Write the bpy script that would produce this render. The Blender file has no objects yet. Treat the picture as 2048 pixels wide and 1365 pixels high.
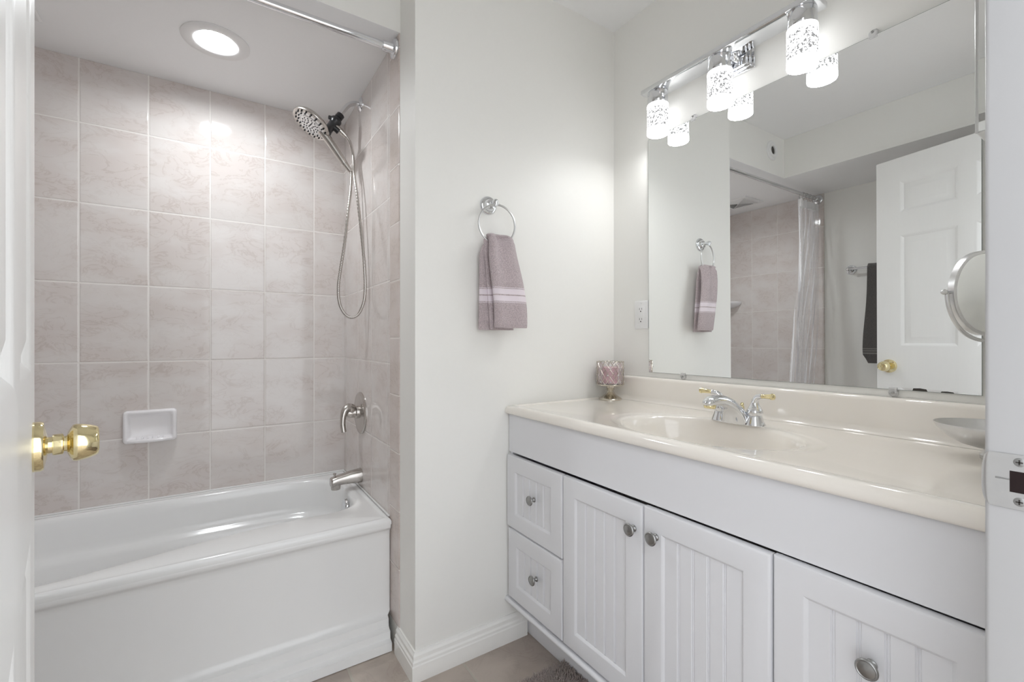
import bpy, bmesh, math, random
from mathutils import Vector, Matrix
random.seed(7)
S = bpy.context.scene
COL = S.collection
PI = math.pi

# ------------------------------------------------------------------ camera
cam_d = bpy.data.cameras.new('camera')
cam = bpy.data.objects.new('camera', cam_d)
COL.objects.link(cam)
cam.location = (0, 0, 1.10)
cam.rotation_euler = (PI / 2, 0, -math.radians(33.32))
cam_d.sensor_width = 36.0
cam_d.lens = 902.0 / 2048 * 36.0
cam_d.clip_start = 0.01
S.camera = cam

# ------------------------------------------------------------------ world (daylight of the hall behind the doorway)
W = bpy.data.worlds.new('world')
S.world = W
W.use_nodes = True
bgn = W.node_tree.nodes['Background']
bgn.inputs[0].default_value = (0.93, 0.96, 1.0, 1)
bgn.inputs[1].default_value = 1.55

S.view_settings.view_transform = 'Standard'
S.view_settings.look = 'None'
S.view_settings.gamma = 1.0
S.view_settings.use_curve_mapping = False
S.view_settings.exposure = 0.76
S.cycles.max_bounces = 20
S.cycles.diffuse_bounces = 14
S.cycles.glossy_bounces = 8
S.cycles.transparent_max_bounces = 16
SHADE_E = 3.2
LED_E = 118.0

# ------------------------------------------------------------------ materials
def N(nt, t, **kw):
    n = nt.nodes.new(t)
    for k, v in kw.items():
        setattr(n, k, v)
    return n

def base_mat(name, color, rough=0.5, metal=0.0, spec=0.5, coat=0.0):
    m = bpy.data.materials.new(name)
    m.use_nodes = True
    b = m.node_tree.nodes['Principled BSDF']
    b.inputs['Base Color'].default_value = (*color, 1)
    b.inputs['Roughness'].default_value = rough
    b.inputs['Metallic'].default_value = metal
    b.inputs['Specular IOR Level'].default_value = spec
    b.inputs['Coat Weight'].default_value = coat
    b.inputs['Coat Roughness'].default_value = 0.05
    return m, m.node_tree, b

def math_n(nt, op, a, b=None, c=None):
    n = N(nt, 'ShaderNodeMath', operation=op)
    for i, v in enumerate((a, b, c)):
        if v is None:
            continue
        if isinstance(v, (int, float)):
            n.inputs[i].default_value = v
        else:
            nt.links.new(v, n.inputs[i])
    return n.outputs[0]

def paint(name, color, rough=0.45, var=0.02, bump=0.02, scale=60, spec=0.5, stretch=None, metal=0.0, coat=0.0):
    """a coated surface with faint tone variation and a fine surface bump"""
    m, nt, b = base_mat(name, color, rough, metal, spec, coat)
    tc = N(nt, 'ShaderNodeTexCoord')
    src = tc.outputs['Object']
    if stretch:
        mp = N(nt, 'ShaderNodeMapping')
        mp.inputs['Scale'].default_value = stretch
        nt.links.new(src, mp.inputs[0])
        src = mp.outputs[0]
    n = N(nt, 'ShaderNodeTexNoise')
    n.inputs['Scale'].default_value = scale
    n.inputs['Detail'].default_value = 4
    nt.links.new(src, n.inputs['Vector'])
    mx = N(nt, 'ShaderNodeMix', data_type='RGBA')
    mx.inputs[6].default_value = (*[max(0, c - var) for c in color], 1)
    mx.inputs[7].default_value = (*[min(1, c + var) for c in color], 1)
    nt.links.new(n.outputs['Fac'], mx.inputs[0])
    nt.links.new(mx.outputs[2], b.inputs['Base Color'])
    if bump:
        bp = N(nt, 'ShaderNodeBump')
        bp.inputs['Strength'].default_value = bump
        bp.inputs['Distance'].default_value = 0.002
        nt.links.new(n.outputs['Fac'], bp.inputs['Height'])
        nt.links.new(bp.outputs[0], b.inputs['Normal'])
    return m

def tile_mat(name, ax_u, ou, su, ax_v, ov, sv, gap, cols, grout, rough, vein_scale, vein_amt):
    m, nt, b = base_mat(name, cols[0], rough, 0, 0.5)
    L = nt.links.new
    tc = N(nt, 'ShaderNodeTexCoord')
    sp = N(nt, 'ShaderNodeSeparateXYZ')
    L(tc.outputs['Object'], sp.inputs[0])
    def axis(ax, o, s):
        u = math_n(nt, 'DIVIDE', math_n(nt, 'SUBTRACT', sp.outputs[ax], o), s)
        f = math_n(nt, 'FRACT', u)
        d = math_n(nt, 'MULTIPLY', math_n(nt, 'MINIMUM', f, math_n(nt, 'SUBTRACT', 1.0, f)), s)
        return math_n(nt, 'FLOOR', u), d
    iu, du = axis(ax_u, ou, su)
    iv, dv = axis(ax_v, ov, sv)
    d = math_n(nt, 'MINIMUM', du, dv)
    mr = N(nt, 'ShaderNodeMapRange', interpolation_type='SMOOTHSTEP')
    L(d, mr.inputs[0])
    mr.inputs[1].default_value = gap * 0.5
    mr.inputs[2].default_value = gap * 0.5 + 0.0012
    tilemask = mr.outputs[0]
    cid = N(nt, 'ShaderNodeCombineXYZ')
    L(iu, cid.inputs[0]); L(iv, cid.inputs[1])
    wn = N(nt, 'ShaderNodeTexWhiteNoise', noise_dimensions='3D')
    L(cid.outputs[0], wn.inputs['Vector'])
    off = N(nt, 'ShaderNodeVectorMath', operation='SCALE')
    L(wn.outputs['Color'], off.inputs[0]); off.inputs[3].default_value = 7.0
    add = N(nt, 'ShaderNodeVectorMath', operation='ADD')
    L(tc.outputs['Object'], add.inputs[0]); L(off.outputs[0], add.inputs[1])
    mp = N(nt, 'ShaderNodeMapping')
    mp.inputs['Scale'].default_value = (1.0, 1.0, 1.9)
    mp.inputs['Rotation'].default_value = (0.25, 0.3, 0.2)
    L(add.outputs[0], mp.inputs[0])
    n1 = N(nt, 'ShaderNodeTexNoise')
    n1.inputs['Scale'].default_value = vein_scale
    n1.inputs['Detail'].default_value = 5
    n1.inputs['Roughness'].default_value = 0.62
    n1.inputs['Distortion'].default_value = 1.2
    L(mp.outputs[0], n1.inputs['Vector'])
    ridge = math_n(nt, 'ABSOLUTE', math_n(nt, 'SUBTRACT', n1.outputs['Fac'], 0.5))
    mv = N(nt, 'ShaderNodeMapRange', interpolation_type='SMOOTHSTEP')
    L(ridge, mv.inputs[0])
    mv.inputs[1].default_value = 0.0; mv.inputs[2].default_value = 0.035
    mv.inputs[3].default_value = 1.0; mv.inputs[4].default_value = 0.0
    n2 = N(nt, 'ShaderNodeTexNoise')
    n2.inputs['Scale'].default_value = vein_scale * 0.55
    n2.inputs['Detail'].default_value = 3
    L(mp.outputs[0], n2.inputs['Vector'])
    patch = N(nt, 'ShaderNodeMapRange', interpolation_type='SMOOTHSTEP')
    L(n2.outputs['Fac'], patch.inputs[0])
    patch.inputs[1].default_value = 0.36; patch.inputs[2].default_value = 0.64
    m1 = N(nt, 'ShaderNodeMix', data_type='RGBA')
    L(patch.outputs[0], m1.inputs[0])
    m1.inputs[6].default_value = (*cols[0], 1); m1.inputs[7].default_value = (*cols[1], 1)
    vfac = math_n(nt, 'MULTIPLY', math_n(nt, 'MULTIPLY', mv.outputs[0], vein_amt), math_n(nt, 'ADD', math_n(nt, 'MULTIPLY', patch.outputs[0], 0.8), 0.2))
    m2 = N(nt, 'ShaderNodeMix', data_type='RGBA')
    L(vfac, m2.inputs[0]); L(m1.outputs[2], m2.inputs[6]); m2.inputs[7].default_value = (*cols[2], 1)
    m3 = N(nt, 'ShaderNodeMix', data_type='RGBA')
    L(tilemask, m3.inputs[0]); m3.inputs[6].default_value = (*grout, 1); L(m2.outputs[2], m3.inputs[7])
    L(m3.outputs[2], b.inputs['Base Color'])
    rr = N(nt, 'ShaderNodeMapRange')
    L(tilemask, rr.inputs[0]); rr.inputs[3].default_value = 0.55; rr.inputs[4].default_value = rough
    L(rr.outputs[0], b.inputs['Roughness'])
    # slight glaze waviness plus pillowed edges
    n3 = N(nt, 'ShaderNodeTexNoise'); n3.inputs['Scale'].default_value = 38
    L(tc.outputs['Object'], n3.inputs['Vector'])
    pil = N(nt, 'ShaderNodeMapRange', interpolation_type='SMOOTHSTEP')
    L(d, pil.inputs[0]); pil.inputs[1].default_value = gap * 0.3; pil.inputs[2].default_value = gap * 0.5 + 0.004
    h = math_n(nt, 'ADD', math_n(nt, 'MULTIPLY', pil.outputs[0], 1.0), math_n(nt, 'MULTIPLY', n3.outputs['Fac'], 0.10))
    bp = N(nt, 'ShaderNodeBump'); bp.inputs['Strength'].default_value = 0.55; bp.inputs['Distance'].default_value = 0.0016
    L(h, bp.inputs['Height']); L(bp.outputs[0], b.inputs['Normal'])
    return m

M = {}
M['wall'] = paint('warm_white_wall_paint', (0.838, 0.834, 0.806), 0.42, 0.008, 0.05, 90, 0.35)
M['ceil'] = paint('ceiling_paint', (0.892, 0.898, 0.905), 0.55, 0.008, 0.04, 90, 0.3)
M['trim'] = paint('trim_paint', (0.86, 0.855, 0.83), 0.3, 0.012, 0.03, 50, 0.5)
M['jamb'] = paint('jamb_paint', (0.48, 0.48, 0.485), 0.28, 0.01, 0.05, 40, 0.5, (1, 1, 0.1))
M['door'] = paint('door_paint', (0.87, 0.87, 0.86), 0.3, 0.012, 0.25, 70, 0.5, (1.0, 3.0, 0.12))
M['cab'] = paint('cabinet_white', (0.765, 0.77, 0.795), 0.33, 0.006, 0.02, 40, 0.5)
M['tub'] = paint('tub_enamel', (0.86, 0.865, 0.865), 0.12, 0.006, 0.0, 10, 0.5)
M['porc'] = paint('white_porcelain', (0.86, 0.845, 0.86), 0.12, 0.006, 0.0, 10, 0.5)
M['plastic'] = paint('white_plastic', (0.80, 0.80, 0.80), 0.35, 0.006, 0.0, 10, 0.5)
M['chrome'] = paint('chrome', (0.77, 0.78, 0.80), 0.05, 0.02, 0.0, 8, 0.5, None, 1.0)
M['nickel'] = paint('brushed_nickel', (0.56, 0.53, 0.50), 0.24, 0.03, 0.03, 120, 0.5, (1, 1, 8), 1.0)
M['satin'] = paint('satin_chrome', (0.66, 0.66, 0.66), 0.28, 0.03, 0.02, 90, 0.5, None, 1.0)
M['pewter'] = paint('pewter_knob_metal', (0.36, 0.36, 0.355), 0.33, 0.04, 0.03, 160, 0.5, None, 1.0)
M['antique'] = paint('antique_silver', (0.62, 0.58, 0.51), 0.2, 0.08, 0.06, 90, 0.5, None, 1.0)
M['brass'] = paint('polished_brass', (0.84, 0.735, 0.44), 0.09, 0.03, 0.0, 20, 0.5, None, 1.0)
M['black'] = paint('black_plastic', (0.018, 0.018, 0.02), 0.3, 0.004, 0.0, 10, 0.5)
M['dark'] = paint('dark_void', (0.02, 0.012, 0.012), 0.7, 0.006, 0.0, 30, 0.2)
M['slot'] = paint('socket_slot_dark', (0.05, 0.045, 0.04), 0.6, 0.004, 0.0, 10, 0.3)
M['vent_in'] = paint('vent_interior_grey', (0.30, 0.30, 0.30), 0.6, 0.02, 0.0, 20, 0.3)
M['mirror'] = paint('mirror_silver', (0.91, 0.925, 0.92), 0.0, 0.003, 0.0, 5, 0.5, None, 1.0)
M['edge'] = paint('mirror_cut_edge', (0.30, 0.33, 0.31), 0.2, 0.04, 0.0, 30, 0.5)
M['wax'] = paint('pink_wax', (0.66, 0.42, 0.46), 0.45, 0.12, 0.05, 26, 0.5)
M['caulk'] = paint('white_caulk', (0.83, 0.83, 0.82), 0.4, 0.01, 0.05, 90, 0.4)
M['holder_in'] = M['antique']

M['tile_back'] = tile_mat('pink_marbled_wall_tile', 0, -0.4345, 0.2077, 2, 0.405, 0.306, 0.0032,
    ((0.705, 0.668, 0.648), (0.66, 0.605, 0.58), (0.48, 0.405, 0.365)), (0.79, 0.76, 0.73), 0.065, 8.5, 0.40)
M['tile_side'] = tile_mat('pink_marbled_side_tile', 1, 2.3414 - 0.055, 0.2077, 2, 0.405, 0.306, 0.0030,
    ((0.705, 0.668, 0.648), (0.66, 0.605, 0.58), (0.48, 0.405, 0.365)), (0.76, 0.73, 0.70), 0.07, 8.5, 0.34)
M['tile_edge'] = tile_mat('bullnose_edge_tile', 1, 0.0, 50.0, 2, 0.091, 0.204, 0.0030,
    ((0.66, 0.595, 0.565), (0.61, 0.54, 0.50), (0.45, 0.37, 0.33)), (0.74, 0.70, 0.66), 0.16, 11.0, 0.4)
M['floor'] = tile_mat('beige_floor_tile', 0, 0.706, 0.335, 1, 1.07, 0.335, 0.006,
    ((0.50, 0.435, 0.38), (0.38, 0.325, 0.285), (0.31, 0.25, 0.215)), (0.47, 0.44, 0.38), 0.30, 9.0, 0.35)

def counter_mat():
    m, nt, b = base_mat('cream_cultured_marble', (0.80, 0.735, 0.655), 0.09, 0, 0.5, 0.5)
    L = nt.links.new
    tc = N(nt, 'ShaderNodeTexCoord')
    n = N(nt, 'ShaderNodeTexNoise'); n.inputs['Scale'].default_value = 5; n.inputs['Detail'].default_value = 5
    n.inputs['Distortion'].default_value = 2.5
    L(tc.outputs['Object'], n.inputs['Vector'])
    mx = N(nt, 'ShaderNodeMix', data_type='RGBA')
    mx.inputs[6].default_value = (0.87, 0.825, 0.755, 1); mx.inputs[7].default_value = (0.885, 0.85, 0.80, 1)
    L(n.outputs['Fac'], mx.inputs[0]); L(mx.outputs[2], b.inputs['Base Color'])
    b.inputs['Subsurface Weight'].default_value = 0.0
    return m
M['counter'] = counter_mat()

def terry(name, c1, c2, scale=420, stripes=None, sc=None):
    m, nt, b = base_mat(name, c1, 0.95, 0, 0.1)
    L = nt.links.new
    b.inputs['Sheen Weight'].default_value = 0.35
    tc = N(nt, 'ShaderNodeTexCoord')
    n = N(nt, 'ShaderNodeTexNoise'); n.inputs['Scale'].default_value = scale; n.inputs['Detail'].default_value = 2
    L(tc.outputs['Object'], n.inputs['Vector'])
    rp = N(nt, 'ShaderNodeMapRange'); L(n.outputs['Fac'], rp.inputs[0]); rp.inputs[1].default_value = 0.3; rp.inputs[2].default_value = 0.7
    mx = N(nt, 'ShaderNodeMix', data_type='RGBA')
    mx.inputs[6].default_value = (*c2, 1); mx.inputs[7].default_value = (*c1, 1)
    L(rp.outputs[0], mx.inputs[0])
    col = mx.outputs[2]
    bstr = 1.0
    bp = N(nt, 'ShaderNodeBump'); bp.inputs['Distance'].default_value = 0.004; bp.inputs['Strength'].default_value = bstr
    L(n.outputs['Fac'], bp.inputs['Height'])
    if stripes:
        sp = N(nt, 'ShaderNodeSeparateXYZ'); L(tc.outputs['Object'], sp.inputs[0])
        tot = None
        for (za, zb) in stripes:
            w = math_n(nt, 'MULTIPLY', math_n(nt, 'GREATER_THAN', sp.outputs[2], za), math_n(nt, 'LESS_THAN', sp.outputs[2], zb))
            tot = w if tot is None else math_n(nt, 'ADD', tot, w)
        m2 = N(nt, 'ShaderNodeMix', data_type='RGBA')
        L(tot, m2.inputs[0]); L(col, m2.inputs[6]); m2.inputs[7].default_value = (*sc, 1)
        col = m2.outputs[2]
        L(math_n(nt, 'SUBTRACT', 1.0, tot), bp.inputs['Strength'])
    L(col, b.inputs['Base Color']); L(bp.outputs[0], b.inputs['Normal'])
    return m
M['towel'] = terry('mauve_terry', (0.70, 0.60, 0.62), (0.40, 0.335, 0.35), 420,
                   [(1.238, 1.257), (1.2615, 1.2805), (1.2330, 1.2350), (1.2835, 1.2855)], (0.76, 0.69, 0.74))
M['towel_dark'] = terry('charcoal_terry', (0.145, 0.135, 0.13), (0.09, 0.085, 0.082), 300,
                        [(0.988, 0.996), (1.006, 1.012), (1.02, 1.026)], (0.24, 0.23, 0.22))
M['rug'] = terry('taupe_pile', (0.56, 0.48, 0.445), (0.36, 0.305, 0.28), 300)

def shade_mat():
    """lit glass cylinder with bubbles frozen in its wall: bright glow, bubbles stay duller"""
    m = bpy.data.materials.new('lit_bubble_glass'); m.use_nodes = True
    nt = m.node_tree; L = nt.links.new
    nt.nodes.remove(nt.nodes['Principled BSDF'])
    out = nt.nodes['Material Output']
    tc = N(nt, 'ShaderNodeTexCoord')
    sp = N(nt, 'ShaderNodeSeparateXYZ'); L(tc.outputs['Object'], sp.inputs[0])
    n = N(nt, 'ShaderNodeTexNoise'); n.inputs['Scale'].default_value = 170; n.inputs['Detail'].default_value = 3
    n.inputs['Distortion'].default_value = 0.6
    L(tc.outputs['Object'], n.inputs['Vector'])
    mr = N(nt, 'ShaderNodeMapRange', interpolation_type='SMOOTHSTEP')
    L(n.outputs['Fac'], mr.inputs[0]); mr.inputs[1].default_value = 0.48; mr.inputs[2].default_value = 0.56
    lo = N(nt, 'ShaderNodeMapRange', interpolation_type='SMOOTHSTEP')
    L(sp.outputs[2], lo.inputs[0]); lo.inputs[1].default_value = 1.878; lo.inputs[2].default_value = 1.892
    hi = N(nt, 'ShaderNodeMapRange', interpolation_type='SMOOTHSTEP')
    L(sp.outputs[2], hi.inputs[0]); hi.inputs[1].default_value = 1.970; hi.inputs[2].default_value = 1.955
    f = math_n(nt, 'MULTIPLY', math_n(nt, 'MULTIPLY', mr.outputs[0], lo.outputs[0]), hi.outputs[0])
    mid = math_n(nt, 'MULTIPLY', lo.outputs[0], hi.outputs[0])
    st0 = N(nt, 'ShaderNodeMapRange'); L(mid, st0.inputs[0]); st0.inputs[3].default_value = SHADE_E; st0.inputs[4].default_value = 1.55
    st = N(nt, 'ShaderNodeMix', data_type='FLOAT'); L(f, st.inputs[0]); L(st0.outputs[0], st.inputs[2]); st.inputs[3].default_value = 0.22
    em = N(nt, 'ShaderNodeEmission'); em.inputs[0].default_value = (0.985, 0.99, 0.995, 1)
    # the lamp inside throws most of its light out of the open lower end
    dn = math_n(nt, 'ADD', math_n(nt, 'MULTIPLY', math_n(nt, 'LESS_THAN', sp.outputs[2], 1.8705), 31.0), st.outputs[0])
    L(dn, em.inputs[1]); L(em.outputs[0], out.inputs[0])
    return m
M['shade'] = shade_mat()

def emit(name, c, s):
    m = bpy.data.materials.new(name); m.use_nodes = True
    nt = m.node_tree
    b = nt.nodes['Principled BSDF']
    b.inputs['Base Color'].default_value = (0.8, 0.8, 0.8, 1)
    b.inputs['Emission Color'].default_value = (*c, 1)
    n = N(nt, 'ShaderNodeTexNoise'); n.inputs['Scale'].default_value = 3
    r = N(nt, 'ShaderNodeMapRange'); nt.links.new(n.outputs['Fac'], r.inputs[0])
    r.inputs[3].default_value = s * 0.97; r.inputs[4].default_value = s * 1.03
    nt.links.new(r.outputs[0], b.inputs['Emission Strength'])
    return m
M['led'] = emit('led_diffuser', (0.935, 0.975, 1.0), LED_E)

def clear(name, tint, alpha, rough=0.08, bump=0.0, scale=14):
    """thin clear film or glass: mostly see-through with real gloss"""
    m, nt, b = base_mat(name, tint, rough, 0, 0.6)
    L = nt.links.new
    out = nt.nodes['Material Output']
    tr = N(nt, 'ShaderNodeBsdfTransparent')
    mx = N(nt, 'ShaderNodeMixShader')
    fr = N(nt, 'ShaderNodeLayerWeight'); fr.inputs[0].default_value = 0.35
    f = math_n(nt, 'MINIMUM', math_n(nt, 'ADD', math_n(nt, 'MULTIPLY', fr.outputs['Fresnel'], 0.9), alpha), 1.0)
    L(f, mx.inputs[0]); L(tr.outputs[0], mx.inputs[1]); L(b.outputs[0], mx.inputs[2])
    L(mx.outputs[0], out.inputs[0])
    n = N(nt, 'ShaderNodeTexNoise'); n.inputs['Scale'].default_value = scale; n.inputs['Detail'].default_value = 3
    tc = N(nt, 'ShaderNodeTexCoord'); L(tc.outputs['Object'], n.inputs['Vector'])
    bp = N(nt, 'ShaderNodeBump'); bp.inputs['Strength'].default_value = bump; bp.inputs['Distance'].default_value = 0.01
    L(n.outputs['Fac'], bp.inputs['Height'])
    if bump:
        L(bp.outputs[0], b.inputs['Normal']); L(bp.outputs[0], fr.inputs['Normal'])
    return m
M['film'] = clear('clear_vinyl_film', (0.88, 0.88, 0.90), 0.09, 0.07, 0.5, 13)
M['film_hem'] = clear('vinyl_film_hem', (0.88, 0.88, 0.89), 0.80, 0.3)
M['glass'] = clear('thin_clear_glass', (0.95, 0.9, 0.92), 0.06, 0.03)
M['acrylic'] = clear('clear_acrylic', (0.93, 0.93, 0.93), 0.30, 0.05, 0.3, 90)

# ------------------------------------------------------------------ geometry helpers
def frame_of(d):
    d = Vector(d).normalized()
    up = Vector((0, 0, 1)) if abs(d.z) < 0.95 else Vector((1, 0, 0))
    a = d.cross(up).normalized(); b = a.cross(d).normalized()
    return d, a, b

class MB:
    def __init__(self):
        self.bm = bmesh.new()
    def quad(self, pts, mi=0):
        vs = [self.bm.verts.new(p) for p in pts]
        f = self.bm.faces.new(vs); f.material_index = mi
        return f
    def box(self, lo, hi, bevel=0.0, seg=2, mi=0, rot=None):
        r = bmesh.ops.create_cube(self.bm, size=1.0)
        vs = r['verts']
        c = (Vector(lo) + Vector(hi)) / 2; s = Vector(hi) - Vector(lo)
        for v in vs:
            v.co = Vector((v.co.x * s.x, v.co.y * s.y, v.co.z * s.z))
            if rot is not None:
                v.co = rot @ v.co
            v.co += c
        fs = list({f for v in vs for f in v.link_faces})
        for f in fs:
            f.material_index = mi
        if bevel > 0:
            es = list({e for v in vs for e in v.link_edges})
            rr = bmesh.ops.bevel(self.bm, geom=es, offset=bevel, segments=seg, affect='EDGES', profile=0.5)
            for f in rr['faces']:
                f.material_index = mi
        return self
    def loft(self, rings, closed=True, cap0=True, cap1=True, mi=0):
        """rings: equal-length point lists"""
        V = [[self.bm.verts.new(p) for p in r] for r in rings]
        n = len(rings[0])
        for i in range(len(V) - 1):
            for j in range(n if closed else n - 1):
                k = (j + 1) % n
                try:
                    f = self.bm.faces.new((V[i][j], V[i][k], V[i + 1][k], V[i + 1][j])); f.material_index = mi
                except ValueError:
                    pass
        if closed and cap0 and n > 2:
            f = self.bm.faces.new(V[0]); f.material_index = mi
        if closed and cap1 and n > 2:
            f = self.bm.faces.new(list(reversed(V[-1]))); f.material_index = mi
        return self
    def lathe(self, prof, org, d, seg=40, mi=0, sx=1.0, sy=1.0, cap=True):
        """prof: (along, radius) pairs; revolve round axis d from org"""
        d, a, b = frame_of(d); o = Vector(org)
        rings = []
        for (t, r) in prof:
            r = max(r, 1e-5)
            rings.append([o + d * t + (a * math.cos(2 * PI * k / seg) * sx + b * math.sin(2 * PI * k / seg) * sy) * r for k in range(seg)])
        return self.loft(rings, mi=mi, cap0=cap, cap1=cap)
    def tube(self, pts, rad, seg=12, mi=0, closed=False, cap=True):
        pts = [Vector(p) for p in pts]
        n = len(pts)
        rads = rad if isinstance(rad, (list, tuple)) else [rad] * n
        T = []
        for i in range(n):
            if closed:
                t = pts[(i + 1) % n] - pts[i - 1]
            else:
                t = pts[min(i + 1, n - 1)] - pts[max(i - 1, 0)]
            T.append(t.normalized())
        _, a, b = frame_of(T[0])
        rings = []
        for i in range(n):
            a = (a - T[i] * a.dot(T[i])).normalized(); b = T[i].cross(a).normalized()
            rings.append([pts[i] + (a * math.cos(2 * PI * k / seg) + b * math.sin(2 * PI * k / seg)) * rads[i] for k in range(seg)])
        if closed:
            rings.append(rings[0])
            return self.loft(rings, cap0=False, cap1=False, mi=mi)
        return self.loft(rings, cap0=cap, cap1=cap, mi=mi)
    def ball(self, c, r, seg=12, mi=0, sc=(1, 1, 1)):
        rings = []
        for i in range(1, seg):
            th = PI * i / seg
            rings.append([Vector(c) + Vector((math.sin(th) * math.cos(2 * PI * k / (seg * 2)) * r * sc[0], math.sin(th) * math.sin(2 * PI * k / (seg * 2)) * r * sc[1], math.cos(th) * r * sc[2])) for k in range(seg * 2)])
        return self.loft(rings, mi=mi)
    def prism(self, poly, axis, a0, a1, mi=0):
        """extrude 2-D outline along an axis (0,1,2); outline gives the two other coordinates in order"""
        def P(p, t):
            q = [p[0], p[1]]; q.insert(axis, t); return Vector(q)
        return self.loft([[P(p, a0) for p in poly], [P(p, a1) for p in poly]], mi=mi)
    def obj(self, name, mat, parent=None, smooth=True, angle=38, **props):
        bmesh.ops.remove_doubles(self.bm, verts=self.bm.verts, dist=1e-6)
        bmesh.ops.recalc_face_normals(self.bm, faces=self.bm.faces)
        me = bpy.data.meshes.new(name)
        self.bm.to_mesh(me); self.bm.free()
        for mm in (mat if isinstance(mat, (list, tuple)) else [mat]):
            me.materials.append(mm)
        if smooth:
            me.polygons.foreach_set('use_smooth', [True] * len(me.polygons))
            me.set_sharp_from_angle(angle=math.radians(angle))
        o = bpy.data.objects.new(name, me)
        COL.objects.link(o)
        if parent:
            o.parent = parent
            o.matrix_parent_inverse = Matrix.Translation(-Vector(parent_loc(parent)))
        for k, v in props.items():
            o[k] = v
        return o

def parent_loc(p):
    loc = Vector((0, 0, 0))
    while p:
        loc += p.location
        loc += p.matrix_parent_inverse.translation if p.parent else Vector((0, 0, 0))
        p = p.parent
    return loc

def thing(name, label, cat, loc, group=None):
    o = bpy.data.objects.new(name, None)
    o.empty_display_size = 0.05
    COL.objects.link(o)
    o.location = loc
    o['label'] = label; o['category'] = cat
    if group:
        o['group'] = group
    return o

def struct(mb, name, mat, label=None, parent=None, **kw):
    o = mb.obj(name, mat, parent, **kw)
    if not parent:
        o['kind'] = 'structure'
        if label:
            o['label'] = label; o['category'] = name.split('_')[0]
    return o

def catmull(pts, per=8, closed=False):
    P = [Vector(p) for p in pts]; n = len(P); out = []
    rng = range(n if closed else n - 1)
    for i in rng:
        if closed:
            p0, p1, p2, p3 = P[i - 1], P[i], P[(i + 1) % n], P[(i + 2) % n]
        else:
            p0, p1, p2, p3 = P[max(i - 1, 0)], P[i], P[i + 1], P[min(i + 2, n - 1)]
        for k in range(per):
            t = k / per
            out.append(0.5 * ((2 * p1) + (p2 - p0) * t + (2 * p0 - 5 * p1 + 4 * p2 - p3) * t * t + (3 * p1 - p0 - 3 * p2 + p3) * t ** 3))
    if not closed:
        out.append(P[-1])
    return out

def smooth01(x):
    x = max(0.0, min(1.0, x)); return x * x * (3 - 2 * x)

# ------------------------------------------------------------------ key dimensions (metres)
XR = 1.4444        # mirror wall
YB = 1.3932        # towel wall
XP, XT = 0.5405, 0.537   # painted stub face / tile face of the tub alcove's right end
YT = 2.3414        # tile face behind the tub
YH = 1.535         # header above the tub opening
ZC, ZA = 2.440, 2.180    # room ceiling / soffit and alcove ceiling
XL = -0.940        # left wall
XLT = -0.930       # tile face at the left end of the tub
YF = 0.120         # room face of the doorway wall

# ------------------------------------------------------------------ setting
mb = MB(); mb.box((-1.3, -2.2, -0.06), (1.6, 2.5, 0.0)); struct(mb, 'floor', M['floor'], 'beige marbled ceramic tile floor', smooth=False)
mb = MB(); mb.box((-1.05, -0.02, ZC), (1.55, YH + 0.1, ZC + 0.06)); struct(mb, 'ceiling', M['ceil'], 'white painted bathroom ceiling above the vanity', smooth=False)
mb = MB()
mb.box((XL, YF, ZA), (-0.341, YH, ZC - 0.0005))
for f in mb.bm.faces:
    f.material_index = 1 if f.normal.z < -0.5 else 0
struct(mb, 'ceiling_soffit', [M['wall'], M['ceil']], 'boxed soffit along the left side of the ceiling', smooth=False)
mb = MB()
LX, LY, LR, LD = 0.002, 1.945, 0.0606, 0.012     # round recess for the ceiling light
def _circ(z):
    return [Vector((LX + LR * math.cos(2 * PI * k / 64), LY + LR * math.sin(2 * PI * k / 64), z)) for k in range(64)]
def _rect(z):
    r = []
    for k in range(64):
        a = 2 * PI * k / 64
        dx, dy = math.cos(a), math.sin(a)
        ts = [((XP + 0.01 if dx > 0 else XL) - LX) / dx if abs(dx) > 1e-9 else 1e9, ((2.46 if dy > 0 else YH) - LY) / dy if abs(dy) > 1e-9 else 1e9]
        r.append(Vector((LX + dx * min(ts), LY + dy * min(ts), z)))
    for c_ in ((XL, YH), (XL, 2.46), (XP + 0.01, YH), (XP + 0.01, 2.46)):
        i = min(range(64), key=lambda q: (r[q].x - c_[0]) ** 2 + (r[q].y - c_[1]) ** 2)
        r[i] = Vector((c_[0], c_[1], z))
    return r
mb.loft([_circ(ZA + LD + 0.004), _circ(ZA), _rect(ZA), _rect(ZC + 0.06)])
bmesh.ops.recalc_face_normals(mb.bm, faces=mb.bm.faces)
for f in mb.bm.faces:
    f.material_index = 1 if f.normal.z < -0.5 else 0
struct(mb, 'ceiling_alcove', [M['wall'], M['ceil']], 'lowered ceiling over the tub with its cream header', smooth=False)

mb = MB(); mb.box((XR, -0.02, 0), (XR + 0.1, 1.55, ZC)); struct(mb, 'wall_right', M['wall'], 'warm white wall carrying the mirror', smooth=False)
mb = MB(); mb.box((XP, YB, 0), (XR, 2.46, ZC)); struct(mb, 'wall_back', M['wall'], 'warm white wall carrying the towel ring', smooth=False)
mb = MB(); mb.box((XL - 0.1, -0.02, 0), (XL, 2.46, ZC)); struct(mb, 'wall_left', M['wall'], 'warm white wall behind the open door', smooth=False)
mb = MB(); mb.box((XL, YT + 0.004, 0), (XP, 2.46, ZA)); struct(mb, 'wall_alcove', M['wall'], 'wall behind the tub', smooth=False)
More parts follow.
